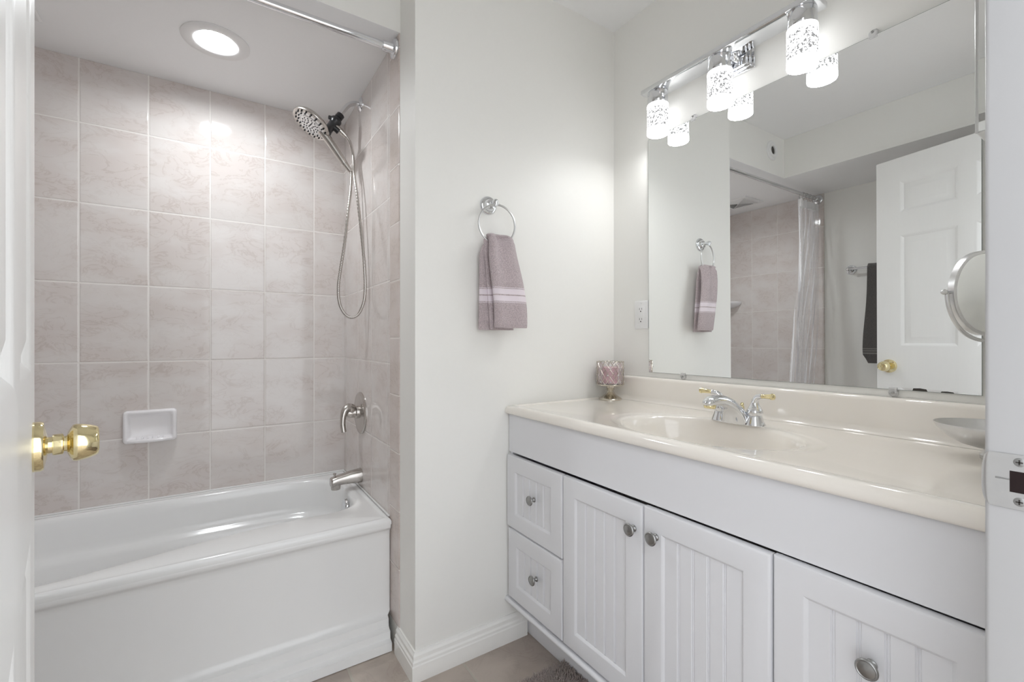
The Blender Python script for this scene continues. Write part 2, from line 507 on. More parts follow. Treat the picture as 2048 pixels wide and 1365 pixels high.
# tiled lining of the tub recess
mb = MB(); mb.box((XLT, YT, 0.40), (XT, YT + 0.004, ZA - 0.0005)); struct(mb, 'wall_tile_back', M['tile_back'], 'pink marbled tiles on the long wall of the tub', smooth=False)
mb = MB()
mb.box((XT, 1.635, 0.09), (XP, YT + 0.004, ZA - 0.0005), mi=0)
struct(mb, 'wall_tile_right', M['tile_side'], 'pink marbled tiles on the shower end of the tub', smooth=False)
mb = MB()
mb.prism([(XT, 1.6345), (XT, 1.542), (XT + 0.0012, 1.5385), (XP, 1.537), (XP, 1.6345)], 2, 0.09, ZA - 0.0005)
struct(mb, 'trim_tile_edge', M['tile_edge'], 'narrow bullnose tiles edging the shower end', smooth=False)
mb = MB(); mb.box((XL, 1.537, 0.09), (XLT, YT + 0.004, ZA - 0.0005)); struct(mb, 'wall_tile_left', M['tile_side'], 'pink marbled tiles on the curtain end of the tub', smooth=False)

# wall with the doorway the camera looks through
mb = MB()
mb.box((XL, 0.0, 0), (-0.112, 0.150, ZC))
mb.box((0.708, 0.0, 0), (XR, YF, ZC))
mb.box((-0.112, 0.0, 2.13), (0.708, YF, ZC))
struct(mb, 'wall_front', M['wall'], 'wall holding the doorway', smooth=False)
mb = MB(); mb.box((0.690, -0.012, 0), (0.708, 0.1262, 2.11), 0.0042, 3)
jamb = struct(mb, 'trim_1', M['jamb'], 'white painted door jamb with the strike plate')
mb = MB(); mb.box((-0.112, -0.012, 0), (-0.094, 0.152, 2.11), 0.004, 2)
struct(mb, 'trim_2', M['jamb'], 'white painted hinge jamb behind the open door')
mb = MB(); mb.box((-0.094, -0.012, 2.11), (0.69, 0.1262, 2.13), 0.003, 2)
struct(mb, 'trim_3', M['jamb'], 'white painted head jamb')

# strike plate on the jamb
def strike():
    mb = MB()
    z0, z1 = 0.9262, 0.9828
    x = 0.6888
    # plate with a square latch hole, extending to a lip that bends round the jamb corner
    ys = [0.082, 0.0925, 0.1075, 0.1225]
    zs = [z0, 0.9435, 0.9655, z1]
    for i in range(3):
        for j in range(3):
            if i == 1 and j == 1:
                continue
            mb.quad([(x, ys[i], zs[j]), (x, ys[i + 1], zs[j]), (x, ys[i + 1], zs[j + 1]), (x, ys[i], zs[j + 1])])
    # hole walls
    for (a, b) in (((1, 1), (2, 1)), ((2, 1), (2, 2)), ((2, 2), (1, 2)), ((1, 2), (1, 1))):
        mb.quad([(x, ys[a[0]], zs[a[1]]), (x, ys[b[0]], zs[b[1]]), (x + 0.0025, ys[b[0]], zs[b[1]]), (x + 0.0025, ys[a[0]], zs[a[1]])])
    # lip: rounded D that curls back round the arris
    nz = 17
    rows = []
    for k in range(6):
        t = k / 5
        ring = []
        for q in range(nz):
            w = -1 + 2 * q / (nz - 1)
            reach = 0.0062 * math.sqrt(max(0, 1 - abs(w) ** 2.6)) * t
            hh = (z1 - z0) / 2 * (1 - 0.02 * t)
            yy = 0.1225 + reach
            xx = x + 0.0032 * (t ** 2) * (reach / 0.0062 if t > 0 else 0)
            ring.append((xx, yy, (z0 + z1) / 2 + hh * w))
        rows.append(ring)
    mb.loft(rows, closed=False)
    o = mb.obj('strike_plate', M['satin'], jamb, smooth=True, angle=50)
    o['label'] = 'satin metal strike plate with a square latch hole'
    mb = MB(); mb.box((0.6893, 0.0925, 0.9435), (0.6905, 0.1075, 0.9655)); mb.obj('latch_pocket', M['dark'], o, smooth=False)
    for z in (0.9345, 0.9752):
        mb = MB()
        mb.lathe([(0, 0.0046), (0.0008, 0.0044), (0.0012, 0.0030), (0.0012, 0.0)], (x + 0.0002, 0.1005, z), (-1, 0, 0), 24, 0)
        mb.box((x - 0.0016, 0.0999, z - 0.0026), (x - 0.0009, 0.1011, z + 0.0026), mi=1)
        mb.box((x - 0.0016, 0.1005 - 0.0026, z - 0.0006), (x - 0.0009, 0.1005 + 0.0026, z + 0.0006), mi=1)
        mb.obj('screw', [M['pewter'], M['slot']], o)
    mb = MB(); mb.box((x - 0.0006, 0.1075, 0.9556), (x + 0.0002, 0.1178, 0.9572), 0.0002, 1); mb.obj('adjustment_tab', M['pewter'], o)
strike()

# baseboards with a stepped profile
def base_profile(t):   # (offset from wall, height)
    return [(0, 0), (t, 0), (t, 0.052), (t * 0.86, 0.056), (t * 0.86, 0.064), (t * 0.62, 0.070), (t * 0.62, 0.082), (t * 0.34, 0.089), (t * 0.28, 0.094), (0, 0.094)]
mb = MB()
t = 0.0155
rings = []
for (o_, z) in base_profile(t):
    rings.append([Vector((0.975, YB - o_, z)), Vector((XP - o_, YB - o_, z)), Vector((XP - o_, 1.552, z))])
cols = [[r[k] for r in rings] for k in range(3)]
mb.loft(cols)
struct(mb, 'baseboard_back', M['trim'], 'white stepped baseboard wrapping the wall corner', angle=20)
mb = MB()
cols = [[Vector((XL + o_, y, z)) for (o_, z) in base_profile(t)] for y in (0.15, 1.53)]
mb.loft(cols)
struct(mb, 'baseboard_left', M['trim'], 'white stepped baseboard along the left wall', angle=20)

# ------------------------------------------------------------------ door, open against nothing at ninety degrees
def six_panel_door():
    # local frame: t runs from the free edge towards the hinges, n is the face normal towards the vanity
    be = math.radians(11.7)
    P0 = Vector((-0.2350, 0.9930, 0)); T = Vector((math.sin(be), -math.cos(be), 0)); NN = Vector((math.cos(be), math.sin(be), 0))
    def Q(t, n, z):
        return P0 + T * t + NN * n + Vector((0, 0, z))
    Wd, TH = 0.815, 0.035
    Z0, Z1 = 0.018, 2.072
    t_rows = [(0.24, 0.835), (1.055, 1.655), (1.775, 1.945)]
    y_cols = [(0.111, 0.357), (0.422, 0.672)]
    ys = sorted([0.0, Wd] + [v for c in y_cols for v in c]); zs = sorted([Z0, Z1] + [v for r in t_rows for v in r])
    mb = MB()
    for (x, sgn) in ((0.0, -1), (-TH, 1)):
        for i in range(len(ys) - 1):
            for j in range(len(zs) - 1):
                ya, yb, za, zb = ys[i], ys[i + 1], zs[j], zs[j + 1]
                if any(abs(ya - c[0]) < 1e-6 for c in y_cols) and any(abs(za - r[0]) < 1e-6 for r in t_rows):
                    def rect(ins, dx):
                        return [Q(ya + ins, x + sgn * dx, za + ins), Q(yb - ins, x + sgn * dx, za + ins), Q(yb - ins, x + sgn * dx, zb - ins), Q(ya + ins, x + sgn * dx, zb - ins)]
                    R = [rect(0, 0), rect(0.006, 0.002), rect(0.016, 0.009), rect(0.024, 0.009), rect(0.046, 0.003), rect(0.052, 0.003)]
                    mb.loft(R, cap0=False, cap1=True)
                else:
                    mb.quad([Q(ya, x, za), Q(yb, x, za), Q(yb, x, zb), Q(ya, x, zb)])
    for t in (0.0, Wd):
        mb.quad([Q(t, -TH, Z0), Q(t, 0, Z0), Q(t, 0, Z1), Q(t, -TH, Z1)])
    for z in (Z0, Z1):
        mb.quad([Q(0, -TH, z), Q(0, 0, z), Q(Wd, 0, z), Q(Wd, -TH, z)])
    door = struct(mb, 'door_1', M['door'], 'open white six-panel door with a brass knob', angle=25)
    for side in (1, -1):
        o = Q(0.061, 0.0 if side == 1 else -TH, 0.945)
        ax = NN * side
        k_ = 0.86
        mb = MB()
        mb.lathe([(t * k_, r) for (t, r) in [(-0.001, 0.036), (0.009, 0.0365), (0.013, 0.035), (0.016, 0.021), (0.018, 0.0125), (0.023, 0.0122), (0.0235, 0.0150), (0.026, 0.0156), (0.036, 0.0156), (0.037, 0.0145)]], o, ax, 48)
        k = mb.obj('door_knob', M['brass'], door)
        k['label'] = 'polished brass door knob'
        mb = MB()
        mb.lathe([(t * k_, r) for (t, r) in [(0.037, 0.0115), (0.041, 0.0118), (0.042, 0.0160), (0.046, 0.0235), (0.049, 0.0272), (0.053, 0.0282), (0.060, 0.0276), (0.070, 0.0256), (0.078, 0.0230), (0.0815, 0.0212), (0.0825, 0.0195), (0.0805, 0.016), (0.0795, 0.0)]], o, ax, 48)
        mb.obj('knob_grip', M['brass'], k)
        if side == 1:
            mb = MB(); mb.lathe([(t * k_, r) for (t, r) in [(0.0790, 0.006), (0.0830, 0.006), (0.0835, 0.005), (0.0835, 0)]], o, ax, 20); mb.obj('privacy_button', M['brass'], k)
    for z in (0.27, 1.05, 1.83):
        mb = MB(); c_ = Q(Wd + 0.004, 0.004, z); mb.tube([c_ - Vector((0, 0, 0.045)), c_ + Vector((0, 0, 0.045))], 0.006, 12); mb.obj('hinge', M['brass'], door)
six_panel_door()

# ------------------------------------------------------------------ bathtub
def bathtub():
    t = thing('bathtub', 'white enamel alcove bathtub with a stepped apron below the pink tiles', 'bathtub', (-0.196, 1.95, 0))
    Xa, Xb, Ya, Yb_ = XLT + 0.0015, XT - 0.0015, 1.612, YT - 0.0015
    inner = [(-0.80, 1.735), (-0.66, 1.685), (-0.39, 1.680), (-0.27, 1.700), (-0.16, 1.727), (-0.04, 1.755), (0.10, 1.777), (0.256, 1.789), (0.375, 1.790), (0.445, 1.822), (0.478, 1.90), (0.487, 2.00), (0.476, 2.12), (0.43, 2.222), (0.33, 2.272), (0.13, 2.292), (-0.22, 2.292), (-0.53, 2.285), (-0.72, 2.25), (-0.83, 2.16), (-0.872, 2.02), (-0.862, 1.86)]
    loop = catmull([(p[0], p[1], 0) for p in inner], 7, True)
    c = Vector((-0.19, 2.0, 0)); n = len(loop)
    def outer_pt(p, ins):
        d = p - c
        xa, xb, ya, yb = Xa + ins, Xb - ins, Ya + ins, Yb_ - ins
        ts = []
        if d.x > 1e-9: ts.append((xb - c.x) / d.x)
        if d.x < -1e-9: ts.append((xa - c.x) / d.x)
        if d.y > 1e-9: ts.append((yb - c.y) / d.y)
        if d.y < -1e-9: ts.append((ya - c.y) / d.y)
        return c + d * min(ts)
    # snap nearest samples to the four corners
    corners = [Vector((x, y, 0)) for x in (Xa, Xb) for y in (Ya, Yb_)]
    near = {}
    for cc in corners:
        ang = math.atan2(cc.y - c.y, cc.x - c.x)
        best = min(range(n), key=lambda i: abs(((math.atan2(loop[i].y - c.y, loop[i].x - c.x) - ang + PI) % (2 * PI)) - PI))
        near[best] = cc
    def outer(ins, z):
        r = []
        for i, p in enumerate(loop):
            if i in near:
                cc = near[i]
                q = Vector((cc.x + (ins if cc.x < c.x else -ins), cc.y + (ins if cc.y < c.y else -ins), 0))
            else:
                q = outer_pt(p, ins)
            r.append(Vector((q.x, q.y, z)))
        return r
    def inn(scx, scy, z, dx=0.0, dy=0.0, blend=0.0):
        return [Vector((c.x + (p.x - c.x) * scx + dx, c.y + (p.y - c.y) * scy + dy, z)) for p in loop]
    ZR = 0.455
    mb = MB()
    rings = [outer(0.0, ZR - 0.022), outer(0.0, ZR - 0.012), outer(0.002, ZR - 0.006), outer(0.006, ZR - 0.0015), outer(0.012, ZR),
             outer(0.016, ZR + 0.0005), outer(0.020, ZR - 0.0018), outer(0.026, ZR - 0.0018), outer(0.030, ZR),
             inn(1.015, 1.02, ZR), inn(1.0, 1.0, ZR - 0.0015), inn(0.990, 0.983, ZR - 0.006), inn(0.983, 0.970, ZR - 0.016), inn(0.978, 0.960, ZR - 0.045),
             inn(0.965, 0.935, 0.345), inn(0.958, 0.920, 0.328), inn(0.945, 0.885, 0.317), inn(0.925, 0.83, 0.308), inn(0.912, 0.80, 0.296),
             inn(0.895, 0.765, 0.25), inn(0.86, 0.73, 0.15), inn(0.83, 0.69, 0.105), inn(0.76, 0.60, 0.082), inn(0.4, 0.3, 0.075), inn(0.01, 0.01, 0.072)]
    mb.loft(rings, cap0=False, cap1=True)
    mb.obj('basin', M['tub'], t, angle=60)
    # apron: lip, flat skirt, stepped plinth
    prof = [(1.650, 0.430), (1.6135, 0.436), (1.612, 0.433), (1.612, 0.424), (1.6145, 0.418), (1.622, 0.412), (1.627, 0.404), (1.628, 0.390),
            (1.628, 0.125), (1.625, 0.112), (1.617, 0.104), (1.606, 0.098), (1.604, 0.072), (1.598, 0.066), (1.588, 0.062), (1.586, 0.038), (1.581, 0.034), (1.570, 0.031), (1.568, 0.002), (1.650, 0.002)]
    mb = MB()
    for_x = [Xa, Xa + 0.004, Xb - 0.004, Xb]
    rings = []
    for i, x in enumerate(for_x):
        ins = 0.004 if i in (0, 3) else 0.0
        xx = x if x < 0.4 else x - 0.0
        rings.append([Vector((xx, y + ins, z)) for (y, z) in prof])
    # the plinth stops short of the baseboard that wraps round the wall corner
    for r in rings:
        for v in r:
            if v.x > 0.5 and v.z < 0.105:
                v.x = min(v.x, 0.5225)
    mb.loft(rings)
    mb.obj('apron', M['tub'], t, angle=35)
    mb = MB()
    mb.lathe([(0, 0.036), (0.006, 0.036), (0.010, 0.033), (0.012, 0.020), (0.0125, 0)], (0.4625, 1.985, 0.395), (-1, 0, 0.10), 36)
    mb.obj('overflow_plate', M['chrome'], t)
    mb = MB()
    mb.lathe([(0, 0.036), (0.003, 0.035), (0.004, 0.028), (0.002, 0.024), (0.002, 0)], (0.29, 1.99, 0.0795), (0, 0, 1), 32)
    mb.obj('drain', M['chrome'], t)
    mb = MB()
    mb.tube([(XLT + 0.004, YT - 0.003, 0.456), (XT - 0.004, YT - 0.003, 0.456), (XT - 0.003, 1.64, 0.456)], 0.0042, 8)
    mb.obj('caulk_bead', M['caulk'], t)
bathtub()

# ------------------------------------------------------------------ soap dish
def soap_dish():
    x0, x1, z0, z1, y = -0.3065, -0.1340, 0.690, 0.8215, YT
    def rr(ins, dy, r):
        pts = []
        cx0, cx1, cz0, cz1 = x0 + ins + r, x1 - ins - r, z0 + ins + r, z1 - ins - r
        for (cx, cz, a0) in ((cx1, cz1, 0), (cx0, cz1, 90), (cx0, cz0, 180), (cx1, cz0, 270)):
            for k in range(7):
                a = math.radians(a0 + 15 * k); pts.append(Vector((cx + r * math.cos(a), y - dy, cz + r * math.sin(a))))
        return pts
    t = thing('soap_dish', 'white ceramic soap dish set into the pink tiles', 'soap dish', ((x0 + x1) / 2, YT, z0))
    mb = MB()
    rings = [rr(0.0, 0.0005, 0.014), rr(0.0, 0.010, 0.014), rr(0.002, 0.018, 0.013), rr(0.007, 0.023, 0.012), rr(0.011, 0.0225, 0.011), rr(0.016, 0.017, 0.010), rr(0.020, 0.010, 0.009), rr(0.027, 0.0065, 0.008)]
    mb.loft(rings)
    mb.obj('dish', M['porc'], t, angle=50)
    mb = MB()
    # front lip that catches the soap, with small drain ridges
    mb.tube(catmull([(x0 + 0.016, y - 0.022, z0 + 0.012), (x0 + 0.05, y - 0.031, z0 + 0.011), ((x0 + x1) / 2, y - 0.034, z0 + 0.011), (x1 - 0.05, y - 0.031, z0 + 0.011), (x1 - 0.016, y - 0.022, z0 + 0.012)], 8), 0.0075, 12)
    for k in range(6):
        xx = x0 + 0.045 + k * 0.017
        mb.tube([(xx, y - 0.008, z0 + 0.021), (xx, y - 0.030, z0 + 0.0175)], 0.003, 8)
    mb.obj('soap_lip', M['porc'], t, angle=60)
soap_dish()

# corner shelf at the far left end of the tub
def corner_shelf():
    t = thing('corner_shelf', 'white quarter-round ceramic corner shelf seen in the big mirror', 'shelf', (XLT + 0.001, YT - 0.001, 1.37))
    mb = MB()
    def ring(R, z):
        pts = [Vector((XLT + 0.001, YT - 0.001, z))]
        for k in range(13):
            a = PI / 2 * k / 12
            pts.append(Vector((XLT + 0.001 + R * math.sin(a), YT - 0.001 - R * math.cos(a), z)))
        return pts
    mb.loft([ring(0.10, 1.365), ring(0.150, 1.385), ring(0.166, 1.398), ring(0.170, 1.408), ring(0.168, 1.416), ring(0.160, 1.419), ring(0.15, 1.413)])
    mb.obj('shelf_body', M['porc'], t, angle=40)
corner_shelf()

# ------------------------------------------------------------------ shower
def shower():
    t = thing('handheld_shower', 'brushed nickel shower head with a looped metal hose', 'shower head', (XT, 2.03, 2.1426))
    Y = 2.03
    mb = MB()
    mb.lathe([(-0.0005, 0.031), (0.003, 0.031), (0.008, 0.027), (0.011, 0.018), (0.012, 0.013)], (XT, Y, 2.1426), (-1, 0, 0), 36)
    mb.obj('wall_flange', M['chrome'], t)
    arm = catmull([(XT - 0.006, Y, 2.1426), (0.512, Y, 2.1420), (0.487, Y, 2.130), (0.466, Y, 2.103), (0.449, Y, 2.073), (0.443, Y, 2.062)], 6)
    mb = MB(); mb.tube(arm, 0.0105, 16); mb.obj('shower_arm', M['chrome'], t)
    d = Vector((0.395 - 0.443, 0, 1.99 - 2.062)).normalized()
    o = Vector((0.452, Y, 2.0755))
    mb = MB()
    mb.lathe([(0.0, 0.012), (0.001, 0.0165), (0.020, 0.0165), (0.021, 0.013), (0.027, 0.013), (0.029, 0.021), (0.034, 0.024), (0.046, 0.024), (0.050, 0.020), (0.058, 0.0185), (0.066, 0.0175), (0.080, 0.017), (0.094, 0.0185), (0.104, 0.020)], o, d, 14)
    # little diverter lever and hose outlet
    mb.box(o + d * 0.032 + Vector((-0.034, -0.007, -0.004)), o + d * 0.032 + Vector((-0.018, 0.007, 0.010)), 0.003, 2)
    mb.tube([o + d * 0.066, o + d * 0.066 + Vector((0.028, 0, -0.020))], 0.0135, 14)
    dv = mb.obj('diverter', M['black'], t, angle=45)
    dv['label'] = 'black diverter joint'
    # head: outer ring, faceplate, nozzles
    n = Vector((-0.53, -0.10, -0.842)).normalized()
    hc = Vector((0.3325, Y, 2.0045))
    R = 0.079
    mb = MB()
    mb.lathe([(-0.032, 0.020), (-0.026, 0.034), (-0.020, 0.056), (-0.013, 0.072), (-0.006, R - 0.001), (0.0, R), (0.004, R - 0.002), (0.0055, R - 0.006), (0.004, R - 0.009)], hc, n, 56)
    mb.obj('head_shell', M['nickel'], t)
    mb = MB()
    mb.lathe([(0.0035, R - 0.0085), (0.0045, 0.046), (0.0058, 0.0445), (0.0068, 0.040), (0.0062, 0.0)], hc, n, 56)
    mb.obj('spray_face', M['satin'], t, angle=30)
    _, a, b = frame_of(n)
    mb = MB()
    for (rad, cnt, ph, sz) in ((0.064, 18, 0.0, 0.0033), (0.053, 15, 0.2, 0.0030), (0.034, 13, 0.0, 0.0028), (0.025, 9, 0.3, 0.0026), (0.014, 6, 0.0, 0.0026), (0.004, 2, 0.0, 0.0024)):
        for k in range(cnt):
            an = 2 * PI * k / cnt + ph
            p = hc + n * 0.0035 + (a * math.cos(an) + b * math.sin(an)) * rad
            mb.lathe([(0, sz), (0.0035, sz), (0.0055, sz * 0.6), (0.0055, 0)], p, n, 8)
    mb.obj('nozzles', M['black'], t)
    # handle, then hose
    hp = catmull([(0.372, Y, 1.988), (0.400, Y, 1.957), (0.432, Y - 0.002, 1.914), (0.466, Y - 0.006, 1.866)], 8)
    mb = MB(); mb.tube(hp, [0.0165 - 0.003 * (i / (len(hp) - 1)) + 0.002 * math.sin(PI * i / (len(hp) - 1)) for i in range(len(hp))], 18)
    mb.obj('hand_grip', M['nickel'], t)
    mb = MB(); mb.tube([(0.467, Y - 0.006, 1.8645), (0.479, Y - 0.009, 1.849), (0.490, Y - 0.012, 1.835)], [0.0132, 0.0112, 0.0095], 16)
    mb.obj('grip_nut', M['nickel'], t)
    hose = catmull([(0.489, Y - 0.012, 1.836), (0.4915, 2.012, 1.815), (0.485, 2.000, 1.745), (0.471, 1.985, 1.65), (0.451, 1.965, 1.503), (0.434, 1.957, 1.40), (0.4235, 1.95, 1.323), (0.4275, 1.945, 1.255), (0.4475, 1.940, 1.212), (0.472, 1.930, 1.198), (0.498, 1.920, 1.214), (0.516, 1.908, 1.265), (0.5205, 1.906, 1.33), (0.517, 1.91, 1.435), (0.511, 1.93, 1.56), (0.503, 1.955, 1.70), (0.498, 1.985, 1.80), (0.5005, Y - 0.02, 1.86), (0.5005, Y - 0.006, 1.915), (0.490, Y, 1.963), (0.474, Y, 1.988), (0.452, Y, 2.006), (0.430, Y, 2.021)], 26)
    nh = len(hose)
    mb = MB()
    rad = []
    for i in range(nh):
        smooth_end = i > nh - 26 * 6.3
        rad.append(0.0062 if smooth_end else (0.0066 if i % 3 else 0.0056))
    mb.tube(hose, rad, 10)
    mb.obj('hose', M['nickel'], t, angle=80)
    mb = MB(); mb.tube([(0.430, Y, 2.021), (0.452, Y, 2.006), (0.474, Y, 1.988)], [0.0125, 0.0118, 0.0095], 16)
    mb.obj('hose_nut', M['nickel'], t)
shower()

def valve():
    t = thing('shower_valve', 'brushed nickel round shower valve with a curved lever', 'tap', (XT, 2.03, 0.783))
    mb = MB()
    mb.lathe([(-0.0004, 0.0915), (0.004, 0.0915), (0.008, 0.088), (0.010, 0.080), (0.009, 0.074), (0.010, 0.066), (0.013, 0.045), (0.014, 0)], (XT, 2.03, 0.783), (-1, 0, 0), 56)
    mb.obj('escutcheon', M['nickel'], t)
    mb = MB()
    mb.lathe([(0.010, 0.028), (0.024, 0.027), (0.028, 0.023), (0.040, 0.022), (0.060, 0.022), (0.064, 0.019), (0.066, 0)], (XT, 2.03, 0.787), (-1, 0, 0), 36)
    mb.obj('hub', M['nickel'], t)
    mb = MB()
    lp = catmull([(0.497, 2.028, 0.800), (0.482, 2.022, 0.808), (0.466, 2.014, 0.800), (0.456, 2.006, 0.776), (0.4525, 2.000, 0.744), (0.4560, 1.996, 0.712)], 7)
    n = len(lp)
    mb.tube(lp, [0.0235 - 0.0125 * smooth01(i / (n * 0.75)) for i in range(n)], 18)
    mb.obj('lever', M['nickel'], t, angle=60)
valve()

def spout():
    t = thing('tub_spout', 'brushed nickel tub spout with a pull-up diverter knob', 'tap', (XT, 2.03, 0.509))
    prof = [(XT - 0.0006, 0.5085, 0.0315, 0.0300), (XT - 0.004, 0.5085, 0.0315, 0.0300), (0.512, 0.507, 0.0300, 0.0285), (0.490, 0.507, 0.0275, 0.0260), (0.472, 0.5045, 0.0262, 0.0235), (0.450, 0.5025, 0.0255, 0.0215), (0.432, 0.500, 0.0250, 0.0205), (0.416, 0.497, 0.0245, 0.0200), (0.411, 0.496, 0.0235, 0.0190), (0.409, 0.496, 0.0200, 0.0160)]
    mb = MB(); rings = []
    for (x, z, w, h) in prof:
        r = []
        for k in range(36):
            a = 2 * PI * k / 36
            cy, cz = math.cos(a), math.sin(a)
            e = 0.75
            r.append(Vector((x, 2.03 + w * math.copysign(abs(cy) ** e, cy), z + h * math.copysign(abs(cz) ** e, cz))))
        rings.append(r)
    mb.loft(rings)
    mb.obj('spout_body', M['nickel'], t, angle=50)
    mb = MB()
    mb.lathe([(0, 0.021), (0.010, 0.0205), (0.026, 0.0185), (0.027, 0.016), (0.024, 0.015), (0.024, 0)], (0.4305, 2.03, 0.490), (0, 0, -1), 30)
    mb.obj('outlet_nose', M['nickel'], t)
    mb = MB()
    mb.lathe([(0, 0.0035), (0.010, 0.0035), (0.011, 0.0065), (0.014, 0.0072), (0.016, 0.006), (0.0165, 0)], (0.4255, 2.03, 0.517), (0, 0, 1), 20)
    mb.obj('diverter_knob', M['nickel'], t)
spout()

# ------------------------------------------------------------------ curtain rod, liner, ceiling lamp, ceiling vent
def rod():
    t = thing('shower_curtain_rod', 'chrome shower curtain rod spanning the tub opening', 'curtain rod', (XT, 1.572, 2.140))
    mb = MB(); mb.tube([(XLT + 0.01, 1.572, 2.140), (XT - 0.02, 1.572, 2.140)], 0.0125, 20); mb.obj('pole', M['chrome'], t)
    for (x, s) in ((XT - 0.0004, -1), (XLT + 0.0004, 1)):
        mb = MB()
        mb.lathe([(0, 0.0335), (0.004, 0.0340), (0.009, 0.0325), (0.0125, 0.027), (0.0135, 0.0185), (0.016, 0.0175), (0.046, 0.0165), (0.0475, 0.0158), (0.048, 0.0126)], (x, 1.572, 2.140), (s, 0, 0), 36)
        mb.obj('end_flange', M['chrome'], t)
rod()

def curtain():
    t = thing('shower_liner', 'clear vinyl shower liner bunched at the end of the rod', 'shower curtain', (-0.79, 1.574, 2.10))
    nu, nz = 150, 70
    ztop, zbot = 2.098, 0.150
    def pt(u, v):
        z = ztop + (zbot - ztop) * v
        xl = -0.918 + 0.075 * smooth01(v * 1.1)
        xr = -0.640 + 0.19 * smooth01((v - 0.05) * 1.25)
        pin = 1 - 0.06 * math.exp(-((v - 0.30) / 0.2) ** 2)
        x = xl + (xr - xl) * (0.5 + (u - 0.5) * pin)
        amp = 0.016 * (1 - 0.25 * v)
        y = 1.570 + amp * math.sin(2 * PI * (8.2 * u + 0.5 * math.sin(4 * v + 5 * u))) + 0.004 * math.sin(23 * u + 9 * v)
        x += 0.010 * math.cos(2 * PI * (8.2 * u + 0.7 * v)) + 0.012 * math.sin(6 * v + 9 * u)
        return Vector((x, y, z))
    for (name, v0, v1, mat) in (('liner_sheet', 0.028, 1.0, M['film']), ('top_hem', 0.0, 0.028, M['film_hem'])):
        mb = MB()
        k = nz if name == 'liner_sheet' else 4
        rows = [[pt(i / (nu - 1), v0 + (v1 - v0) * j / (k - 1)) for i in range(nu)] for j in range(k)]
        mb.loft(rows, closed=False)
        mb.obj(name, mat, t, angle=180)
    for k in range(5):
        x = -0.89 + k * 0.052
        mb = MB()
        mb.tube([(x + 0.004 * math.sin(a), 1.572 + 0.020 * math.sin(a), 2.128 + 0.027 * math.cos(a)) for a in [2 * PI * q / 28 for q in range(28)]], 0.0016, 8, closed=True)
        mb.obj('curtain_ring', M['pewter'], t)
curtain()

def led():
    t = thing('recessed_light', 'round lit recessed light in the lowered ceiling over the tub', 'ceiling light', (0.002, 1.945, ZA))
    o = (0.002, 1.945, ZA)
    mb = MB()
    mb.lathe([(0.0, 0.106), (0.003, 0.106), (0.0055, 0.101), (0.007, 0.086), (0.006, 0.070), (0.0015, 0.0610), (0.0, 0.0600), (-0.012, 0.0585), (-0.012, 0.0604)], o, (0, 0, -1), 64, cap=False)
    mb.obj('trim_ring', M['plastic'], t)
    mb = MB(); mb.lathe([(-0.0115, 0.0583), (-0.0095, 0.0578), (-0.0085, 0.045), (-0.0082, 0.0)], o, (0, 0, -1), 48)
    mb.obj('diffuser', M['led'], t)
led()

def vent():
    cx, cy, h = -0.615, 2.01, 0.128
    t = thing('ceiling_vent', 'square white louvred vent in the ceiling over the tub', 'vent', (cx, cy, ZA))
    mb = MB()
    def sq(r, dz):
        return [Vector((cx - r, cy - r, ZA - dz)), Vector((cx + r, cy - r, ZA - dz)), Vector((cx + r, cy + r, ZA - dz)), Vector((cx - r, cy + r, ZA - dz))]
    mb.loft([sq(h, 0.0004), sq(h, 0.006), sq(h - 0.006, 0.010), sq(h - 0.022, 0.010), sq(h - 0.024, 0.0008)])
    mb.obj('vent_frame', M['plastic'], t, smooth=False)
    mb = MB(); mb.quad(sq(h - 0.024, 0.0009)); mb.obj('vent_recess', M['vent_in'], t, smooth=False)
    mb = MB()
    for k in range(7):
        r = h - 0.028 - k * 0.014
        if r < 0.012: break
        mb.loft([sq(r, 0.0015), sq(r - 0.006, 0.010), sq(r - 0.0072, 0.010), sq(r - 0.0012, 0.0015)], cap0=False, cap1=False)
    for s in (1, -1):
        mb.tube([(cx - (h - 0.03), cy - s * (h - 0.03), ZA - 0.008), (cx + (h - 0.03), cy + s * (h - 0.03), ZA - 0.008)], 0.003, 6)
    mb.obj('louvres', M['plastic'], t, smooth=False)
vent()

def plate():
    t = thing('ceiling_escutcheon', 'small round white plate with a dark centre on the header over the tub', 'wall plate', (-0.18, YH, 2.331))
    o = (-0.18, YH, 2.331)
    mb = MB(); mb.lathe([(0.0, 0.064), (0.004, 0.064), (0.008, 0.060), (0.009, 0.048), (0.013, 0.044), (0.013, 0.028), (0.010, 0.0265), (0.004, 0.0262)], o, (0, -1, 0), 44); mb.obj('cover', M['plastic'], t)
    mb = MB(); mb.lathe([(0.003, 0.027), (0.0052, 0.026), (0.0054, 0)], o, (0, -1, 0), 28); mb.obj('opening', M['slot'], t)
plate()

